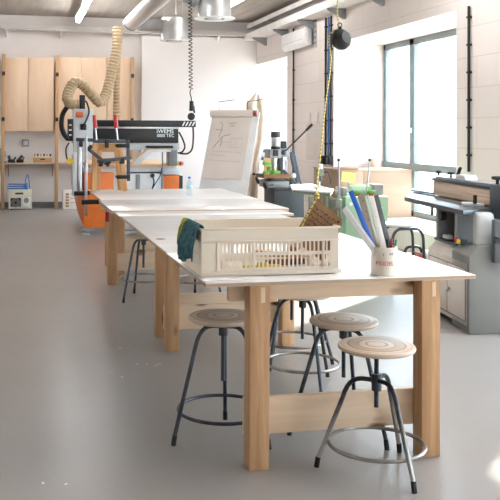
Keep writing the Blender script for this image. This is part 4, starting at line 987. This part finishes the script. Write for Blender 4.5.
MB().box(Mx(282, 150).x, Mx(293, 150).x, YM+.14, YM+.3, Mx(288, 157, .2).z, Mx(288, 148.5, .2).z, .015).build('pivot_housing', 'machgrey', mo, world=True)
MB().bar(Mx(291, 152, .25), Mx(297.5, 183, .25), .04, .05, .006).build('brace', 'slabdark', mo, world=True)
MB().bar(Mx(293.5, 150, .28), Mx(301, 185, .3), .02, .03, .004).build('brace', 'darksteel', mo, world=True)
MB().bar(Mx(278, 176, .15), Mx(292, 183, .15), .06, .05, .008).build('fence_bracket', 'black', mo, world=True)
MB().bar(Mx(283, 170, .15), Mx(296, 184, .15), .035, .04, .008).build('fence_bracket', 'slabdark', mo, world=True)
MB().sphere(Mx(292.5, 176, .1), .05).build('chrome_knob', 'steel', mo, world=True)
l0, l1, l2 = Mx(284, 152.5, .1), Mx(306, 130.5, -.02), Mx(312.3, 124.2, -.05)
lv = MB().tube([l0, l1], .012, 10).build('lever', 'darksteel', mo, world=True); MB().tube([l1, l1+(l2-l1)*.5, l2], [.016, .022, .018], 12).build('lever_grip', 'black', lv, world=True)
MB().sphere(l0, .04).build('lever_hub', 'slabdark', mo, world=True)
for (px, py, sx, sy, nm) in ((266.5, 163.5, .055, .024, 'vice_jaw'), (265.5, 174.5, .034, .05, 'vice_screw'), (275.5, 173.5, .06, .04, 'vice_body')): p = Mx(px, py, .12); MB().box(p.x-sx, p.x+sx, p.y-.05, p.y+.05, p.z-sy, p.z+sy, .012).build(nm, 'brightgreen', mo, world=True)
for (px, py, r, hx, hy) in ((257.5, 180.5, .052, 252.5, 177), (265, 186, .05, 268, 184)):
    p = Mx(px, py, -.02); M_ = Matrix.Translation(p) @ Matrix.Rotation(radians(70), 4, 'Y')
    wh = MB(); wh.lathe([(r*.75, -.012), (r, -.01), (r, .01), (r*.75, .012), (r*.7, 0), (r*.75, -.012)], 24, M_); wh.lathe([(0, -.015), (.016, -.015), (.016, .015), (0, .015)], 12, M_)
    for k in range(3): a_ = 2*pi*k/3; wh.bar(M_ @ Vector((0, 0, 0)), M_ @ Vector((r*.8*cos(a_), r*.8*sin(a_), 0)), .012, .012)
    wo_ = wh.build('handwheel', 'black', mo, world=True); MB().cyl(p, Mx(px+9, py-1.5, .1), .010, 10).build('shaft', 'darksteel', wo_, world=True)
MB().cyl(Mx(253, 174, -.02), Mx(264, 175, .1), .012, 10).build('feed_handle', 'black', mo, world=True); MB().sphere(Mx(254, 174, -.02), .02).build('handle_knob', 'black', mo, world=True)

# ================================================================== GREY-GREEN BENCH with a small drill
YB = 9.85
B_ = lambda px, py, d=0.0: aty(px, py, YB+d)
zb_ = B_(310, 193).z
tp_ = [atz(px, py, zb_) for px, py in ((292, 190.5), (331, 193.6), (334, 190.8), (312, 185.4), (290.5, 186.2))]
be = thing('small_bench', 'small bench with white top and grey green legs beside the mortising machine', 'bench', (B_(315, 230).x, YB+.3, 0))
MB().prism(tp_, (0, 0, .022), .004).build('top', 'whitepanel', be, world=True)
MB().prism([p+(be.location.xy.to_3d()+Vector((0, 0, zb_))-p)*.05-Vector((0, 0, .035)) for p in tp_], (0, 0, .034)).build('apron', 'greygreen', be, world=True)
for px, d in ((310.5, .12), (331, .0), (325.5, .42)):
    q = aty(px, 200, YB+d); MB().bar((q.x, q.y, 0), (q.x, q.y, zb_-.05), .045, .045, .006).build('leg', 'greygreen', be, world=True)
q = atz(319.5, 188.3, zb_+.022); dr = thing('small_drill_stand', 'small pale drill stand standing on the white topped bench', 'drill', (q.x, q.y, zb_+.0225))
MB().box(-.07, .07, -.06, .06, 0, .02, .006).build('base', 'palegrey', dr); MB().cyl((0, .02, .02), (0, .02, .30), .016, 12).build('column', 'steel', dr)
MB().box(-.04, .04, -.06, .05, .16, .25, .012).build('head', 'greygreen', dr); MB().cyl((0, -.02, .25), (0, -.02, .31), .035, 16).build('motor', 'palegrey', dr); MB().cyl((0, -.03, .09), (0, -.03, .16), .014, 12).build('spindle', 'darksteel', dr)
MB().tube(smooth([(.05, 0, .2), (.11, 0, .21), (.14, 0, .14), (.15, 0, .06)], 6), .009, 8).build('lever', 'black', dr)

# ================================================================== PLYWOOD BOX IN THE WINDOW BAY and its top
bx0, bx1, by0, by1, bzt = 4.93, 6.1, 12.3, 13.5, 1.045
pbx = thing('plywood_box', 'large plain plywood box standing in the window bay behind the green machine', 'box', ((bx0+bx1)/2, (by0+by1)/2, 0))
# sits in front of the reveal, on the floor and sill
MB().box(bx0, XW-.002, by0, by1, 0, bzt-.021, .003).build('front_case', 'ply_box', pbx, world=True)
MB().box(XW-.001, bx1, by0, by1, Z0+.002, bzt-.021, .003).build('rear_case', 'ply_box', pbx, world=True)
MB().box(bx0-.01, bx1+.01, by0-.01, by1+.01, bzt-.02, bzt, .003).build('lid', 'ply_box', pbx, world=True)
def onbox(px, py): p = atz(px, py, bzt+.001); p.z = bzt+.001; return p
p = onbox(380.5, 164.3); p.x = min(p.x, bx1-.12); p.y = min(p.y, by1-.12); bk = thing('bucket', 'cream plastic bucket on the plywood box at the window', 'bucket', p)
MB().lathe([(0, 0), (.07, 0), (.09, .135), (.096, .137), (.096, .15), (.088, .15), (.066, .01), (0, .01)], 28).build('body', 'bucket', bk)
MB().tube([(.095*cos(a), .02, .13-.06*sin(a)) for a in [pi*k/12 for k in range(13)]], .004, 6).build('handle', 'steel', bk)
p = onbox(343.5, 164); dl_ = thing('cordless_drill', 'black and yellow drill lying on the left end of the plywood box', 'drill', p)
MB().cyl((-.06, 0, .10), (.1, .02, .125), .035, 14).build('motor', 'yellow', dl_); MB().cyl((.1, .02, .125), (.15, .025, .132), .02, 12).build('chuck', 'black', dl_)
MB().box(-.07, -.02, -.02, .02, .02, .1, .01).build('grip', 'black', dl_); MB().box(-.1, .03, -.035, .035, 0, .035, .008).build('battery', 'black', dl_)
p = onbox(364, 164.3); td = thing('tool_tray', 'dark tray of tools on the plywood box left of the bucket', 'tray', p)
MB().box(-.13, .13, -.08, .08, 0, .045, .008).build('tray', 'slabdark', td); MB().bar((-.19, 0, .085), (.08, .02, .055), .04, .022, .005).build('tool', 'black', td); MB().box(.04, .13, -.05, .05, .045, .10, .012).build('tool', 'machgrey', td)
p = onbox(352, 165.5); tag(MB().box(p.x-.13, p.x+.13, p.y-.05, p.y+.05, bzt+.0005, bzt+.02, .003).build('paper_stack', 'whitepaper'), 'white papers lying on the plywood box between drill and tray', 'paper')
# ================================================================== GREEN MACHINE
YG = 9.5
G = lambda px, py, d=0.0: aty(px, py, YG+d)
gm_ = thing('lathe', 'pale green machine with two upright levers behind the pot of rulers', 'machine', (G(366, 260).x, YG+.3, 0))
a, m_, b = G(347, 197), G(364.5, 197), G(388.5, 196)
MB().box(a.x, m_.x-.006, YG+.05, YG+.32, 0, a.z, .02).build('body_left', 'green', gm_, world=True)
MB().box(m_.x, b.x, YG, YG+.6, 0, b.z, .02).build('body_right', 'green', gm_, world=True)
p = G(380, 208, -.002); MB().prism([p+Vector((-.036, 0, 0)), p+Vector((0, 0, -.036)), p+Vector((.036, 0, 0)), p+Vector((0, 0, .036))], (0, .004, 0)).build('badge', 'whitepaper', gm_, world=True)
MB().box(p.x-.018, p.x+.018, p.y-.003, p.y-.0005, p.z-.004, p.z+.004).build('badge_bar', 'ink', gm_, world=True)
p = G(351, 204, .047); MB().lathe([(0, 0), (.02, 0), (.02, .004), (0, .004)], 16, Matrix.Translation(p) @ Matrix.Rotation(pi/2, 4, 'X')).build('dial', 'whitepaper', gm_, world=True)
p0, p1 = G(350, 190.5, .25), G(378, 190, .25); MB().tube([p0, p0.lerp(p1, .05), p0.lerp(p1, .95), p1], [.055, .066, .066, .055], 22).build('headstock', 'green', gm_, world=True)
MB().box(G(378, 190).x, G(387.5, 190).x, YG+.12, YG+.4, G(380, 196, .1).z, G(380, 184.5, .1).z, .012).build('motor_cover', 'machgrey', gm_, world=True)
MB().box(G(347.5, 190).x, G(352, 190).x, YG+.15, YG+.4, G(345, 197, .1).z, G(345, 188, .1).z, .01).build('tailstock', 'machgrey', gm_, world=True)
p = G(375.5, 190, .18); MB().cyl(p, p+Vector((0, -.006, 0)), .018, 14).build('knob', 'black', gm_, world=True)
for (t_, b_, d) in (((338.7, 160), (339.5, 200), .1), ((369.7, 160), (366.5, 193), .12)):
    p, q = G(*t_, d), G(*b_, d); lv = MB().cyl(q, p, .011, 10).build('lever', 'steel', gm_, world=True); MB().sphere(p, .019).build('ball_grip', 'black', lv, world=True)
MB().box(G(336, 206).x, G(343.5, 206).x, YG+.02, YG+.16, G(340, 208, .05).z, G(340, 199, .05).z, .02).build('feed_box', 'greygreen', gm_, world=True)
MB().cyl(G(339.8, 208, .09), G(341, 226, .09), .018, 12).build('feed_column', 'greygreen', gm_, world=True)
p = G(364, 195.5, .08); MB().sphere(p, .022, (1, 1, .6)).build('stop_button', 'red', gm_, world=True)
MB().prism([G(341.5, 181.5, .42), G(355, 183, .42), G(356, 173, .42), G(342.5, 171.5, .42)], (0, .012, 0)).build('yellow_guard', 'paleyellow', gm_, world=True)
MB().cyl(G(348, 190, .43), G(348, 180, .43), .012, 8).build('guard_post', 'steel', gm_, world=True)
p = atz(341, 168.2, bzt+.0005); wb = MB().box(bx0+.0, bx0+.30, by0+.02, by0+.10, bzt+.0005, bzt+.03, .002)
tag(wb.build('wood_block', 'brownwood'), 'brown wood block on the near left edge of the plywood box', 'block')
# ================================================================== TUBE CHAIR near the window
pc = atz(402, 223, .60); ch_ = thing('tube_chair', 'low tube framed stool with white seat between the lathe and the edge sander', 'stool', (pc.x, pc.y, 0))
MB().lathe([(0, 0), (.25, 0), (.262, .008), (.262, .018), (.25, .026), (0, .026)], 36, Matrix.Translation((0, 0, .575)) @ Matrix.Scale(.8, 4, (0, 1, 0))).build('seat', 'whitepanel', ch_)
for (yy, xx) in ((-.15, 0), (.15, .02)):
    pts = [(-.20+xx, yy, .015), (-.185+xx, yy, .42)] + [(-.185+.085-.085*cos(t*pi/12)+xx, yy, .42+.125*sin(t*pi/12)) for t in range(1, 6)] + [(-.1+xx, yy, .55), (.1+xx, yy, .55)] + [(.1+.085*sin(t*pi/12)+xx, yy, .42+.125*cos(t*pi/12)) for t in range(1, 6)] + [(.185+xx, yy, .42), (.20+xx, yy, .015)]
    MB().tube(pts, .016, 12).build('leg_hoop', 'darksteel', ch_)
    for x in (-.20+xx, .20+xx): MB().cyl((x, yy, 0), (x, yy, .03), .02, 12).build('foot', 'black', ch_)
for x in (-.19, .19): MB().cyl((x+.01, -.15, .25), (x+.01, .15, .25), .01, 8).build('stretcher', 'darksteel', ch_)
MB().cyl((0, -.15, .55), (0, .15, .55), .012, 8).build('seat_bar', 'darksteel', ch_)
p = atx(415, 249, 4.9); p.z = 0.0
rd = thing('red_hand_tool', 'red power tool lying on the floor behind the tube stool', 'tool', p)
MB().cyl((-.2, 0, .075), (.12, 0, .075), .06, 16).build('motor', 'red', rd); MB().box(-.12, .1, -.05, .05, 0, .05, .012).build('base', 'black', rd); MB().tube(smooth([(-.14, 0, .12), (-.1, 0, .2), (.05, 0, .2), (.1, 0, .12)], 5), .018, 10).build('handle', 'black', rd)
MB().cyl((.12, 0, .075), (.2, 0, .075), .09, 18).build('disc_guard', 'palegrey', rd)
# ================================================================== EDGE SANDER
N0 = atz(467.5, 334, 0); AZ = radians(7)
es = thing('edge_sander', 'grey edge sander with wide beige belt and dark table by the right wall', 'machine', (N0.x, N0.y, 0), -AZ)
# local frame: +y away from the camera, +x to the right
Ui = Matrix.LocRotScale(es.location, es.rotation_euler, es.scale).inverted()
def lp_(px, py, x=None, y=None, z=None):
    d = Ui.to_3x3() @ ray(px, py); o = Ui @ EYE
    if x is not None: t = (x-o.x)/d.x
    elif y is not None: t = (y-o.y)/d.y
    else: t = (z-o.z)/d.z
    return o+d*t
dpt = lp_(428, 300, x=0).y; zcb = lp_(469, 247.5, x=.09).z; zct = zcb+.0
MB().prism([(0, 0, .05), (0, 0, zcb-.10), (.09, 0, zcb), (.62, 0, zcb), (.62, 0, .05)], (0, dpt, 0), .008).build('cabinet', 'sandcab', es)
MB().box(.04, .6, .04, dpt-.04, .0, .05).build('plinth', 'black', es)
for (u0, u1) in ((.05, dpt*.46), (dpt*.48, dpt-.05)): MB().box(-.008, .0, u0, u1, .10, zcb-.16, .003).build('door', 'sandcab', es)
MB().box(-.002, .001, .03, dpt-.03, .085, zcb-.15).build('door_gap', 'machgrey', es)
dh = MB().bar((-.012, dpt*.40, zcb-.36), (-.012, dpt*.47, zcb-.40), .02, .02, .004).build('door_handle', 'steel', es)
p = lp_(463, 241, x=.06)
MB().box(p.x-.04, p.x+.02, p.y-.05, p.y+.05, p.z-.03, p.z+.015, .008).build('switch_base', 'slabdark', es)
sb = MB().box(p.x-.058, p.x-.038, p.y-.045, p.y+.0, p.z-.02, p.z+.018, .005).build('stop_switch_cover', 'yellow', es)
MB().lathe([(0, 0), (.022, 0), (.018, .018), (0, .018)], 18, Matrix.Translation((p.x-.042, p.y+.03, p.z+.005)) @ Matrix.Rotation(-pi/2, 4, 'Y')).build('stop_button', 'red', es)
p = lp_(448, 237, x=.04); MB().box(p.x-.03, p.x+.03, p.y-.05, p.y+.05, p.z-.012, p.z+.018, .004).build('name_plate', 'palegrey', es)
# body skirt with sloping shoulders and round pillar
zs_ = lp_(485, 254, y=-.02).z; xr = .75
MB().prism([(.0, -.03, 0), (.0, -.03, zs_-.02), (.075, -.03, zs_+.065), (.31, -.03, zs_+.065), (xr, -.03, zs_-.10), (xr, -.03, 0)], (0, .36, 0), .012).build('body', 'sandbody', es)
pl_, pr_ = lp_(477, 230, y=0).x, lp_(495, 230, y=0).x; zt_ = lp_(480, 211.5, y=.1).z
MB().box(pl_, pr_, -.0, .10, zs_+.05, zt_, .03, seg=3).build('pillar', 'pillar', es)
# slab table
zt2 = lp_(462, 210.5, x=-.02).z
ol = [lp_(px, py, z=zt2) for px, py in ((404.5, 197.5), (463, 211.2), (497, 208.8), (500, 199), (437, 188), (411, 191.2))]
ol = [Vector((v.x, v.y, zt2-.035)) for v in ol]
MB().prism(ol, (0, 0, .042), .006).build('table', 'slab', es)
# open bracket under the table
ya_, yb_ = lp_(439, 220, x=.06).y, lp_(458, 220, x=.06).y
for y in (ya_, yb_): MB().box(.04, .26, y-.03, y+.03, zcb-.01, zt2-.036, .006).build('bracket_post', 'machgrey', es)
MB().box(.18, .24, min(ya_, yb_)+.031, max(ya_, yb_)-.031, zcb+.02, zt2-.036).build('bracket_shade_panel', 'slabdark', es)  # dark panel put in to stand for the shaded inside of the bracket
MB().box(.03, .27, min(ya_, yb_)-.04, max(ya_, yb_)+.04, zcb-.012, zcb+.012, .004).build('bracket_base', 'slab', es)
p = Vector((.06, (ya_*.65+yb_*.35), zt2-.10)); MB().cyl(p, p+Vector((-.05, 0, 0)), .04, 16).build('bracket_knob', 'black', es)
p = lp_(432, 212, x=-.03); MB().cyl((p.x, p.y, p.z-.03), (p.x, p.y, zt2-.034), .012, 10).build('lock_rod', 'slab', es)
MB().tube(smooth([(.30, .12, zt2-.04), (.22, .15, zt2-.14), (.26, .13, zt2-.22), (.30, .12, zt2-.26)], 6), .006, 8).build('cable', 'black', es)
# belt fence
xb_ = max(.22, (lp_(432.5, 195.5, z=zt2).x+lp_(490, 208.5, z=zt2).x)/2)
f0, f1 = lp_(432.5, 193, x=xb_), lp_(491, 206, x=xb_); z1 = lp_(432.5, 180, x=xb_).z; z1b = lp_(491, 190.5, x=xb_).z
zf = (z1+z1b)/2
MB().box(xb_, xb_+.16, f1.y, f0.y, zt2+.012, zf, .02, seg=4).build('abrasive_belt', 'belt', es)
MB().box(xb_-.006, xb_+.17, f1.y-.02, f0.y+.01, zf, zf+.03, .006).build('top_cover', 'slabdark', es)
MB().box(xb_+.02, xb_+.15, f1.y, f0.y-.02, zf+.03, zf+.045, .004).build('cover_plate', 'machgrey', es)
def tknob(px, py, nm='knob', r=.035):
    p = lp_(px, py, x=xb_+.09); k = MB(); z0 = zf+.044
    k.cyl((p.x, p.y, z0), (p.x, p.y, z0+.035), .012, 10); k.lathe([(0, .03), (r*.9, .03), (r, .036), (r, .05), (r*.8, .056), (0, .056)], 14, Matrix.Translation((p.x, p.y, z0))); k.build(nm, 'black', es)
tknob(438.5, 173.5, 'knob', .026); tknob(451, 173)
p, q = lp_(457, 176, x=xb_+.07), lp_(460.5, 167.5, x=xb_+.07); MB().bar(p+Vector((0, 0, -.01)), q, .03, .022, .006).build('tension_lever', 'black', es)
p = lp_(467, 176, x=xb_+.1); MB().prism([(xb_+.03, p.y-.13, zf+.045), (xb_+.03, p.y+.13, zf+.045), (xb_+.03, p.y+.08, zf+.09), (xb_+.03, p.y-.10, zf+.09)], (.12, 0, 0), .006).build('tracking_housing', 'palegrey', es)
MB().box(xb_-.03, xb_+.42, f1.y-.30, f1.y-.022, zt2-.08, zf+.055, .02).build('drive_housing', 'slabdark', es)
p = lp_(497.5, 186, y=f1.y-.15); MB().lathe([(0, 0), (.014, 0), (.014, .035), (.045, .04), (.05, .05), (.045, .066), (0, .066)], 16, Matrix.Translation((p.x, f1.y-.15, zf+.055))).build('drive_knob', 'black', es)
xp = lp_(493.5, 240, y=-.10).x; MB().box(xp, xp+.25, -.12, -.06, zs_-.06, zt2-.06, .006).build('side_plate', 'slab', es)
p = lp_(494.5, 240, y=-.12); MB().cyl((p.x+.01, -.12, p.z), (p.x+.01, -.17, p.z), .025, 14).build('side_knob', 'black', es)
# mitre gauge on the table
p = lp_(470, 205.5, z=zt2+.008); mg = MB().prism([(p.x-.07, p.y-.02, zt2+.008), (p.x-.02, p.y+.14, zt2+.008), (p.x+.06, p.y+.14, zt2+.008), (p.x+.09, p.y-.09, zt2+.008)], (0, 0, .022), .005); mg.build('mitre_gauge', 'palegrey', es)
p = lp_(475, 203.5, z=zt2+.03); MB().cyl((p.x, p.y, zt2+.028), (p.x, p.y, zt2+.10), .016, 14).build('gauge_handle', 'black', es)
MB().prism([lp_(411, 191.0, z=zt2+.02), lp_(434, 194.5, z=zt2+.02), lp_(436, 192.5, z=zt2+.02), lp_(413, 189.5, z=zt2+.02)], (0, 0, .016), .003).build('guide_arm', 'slab', es)
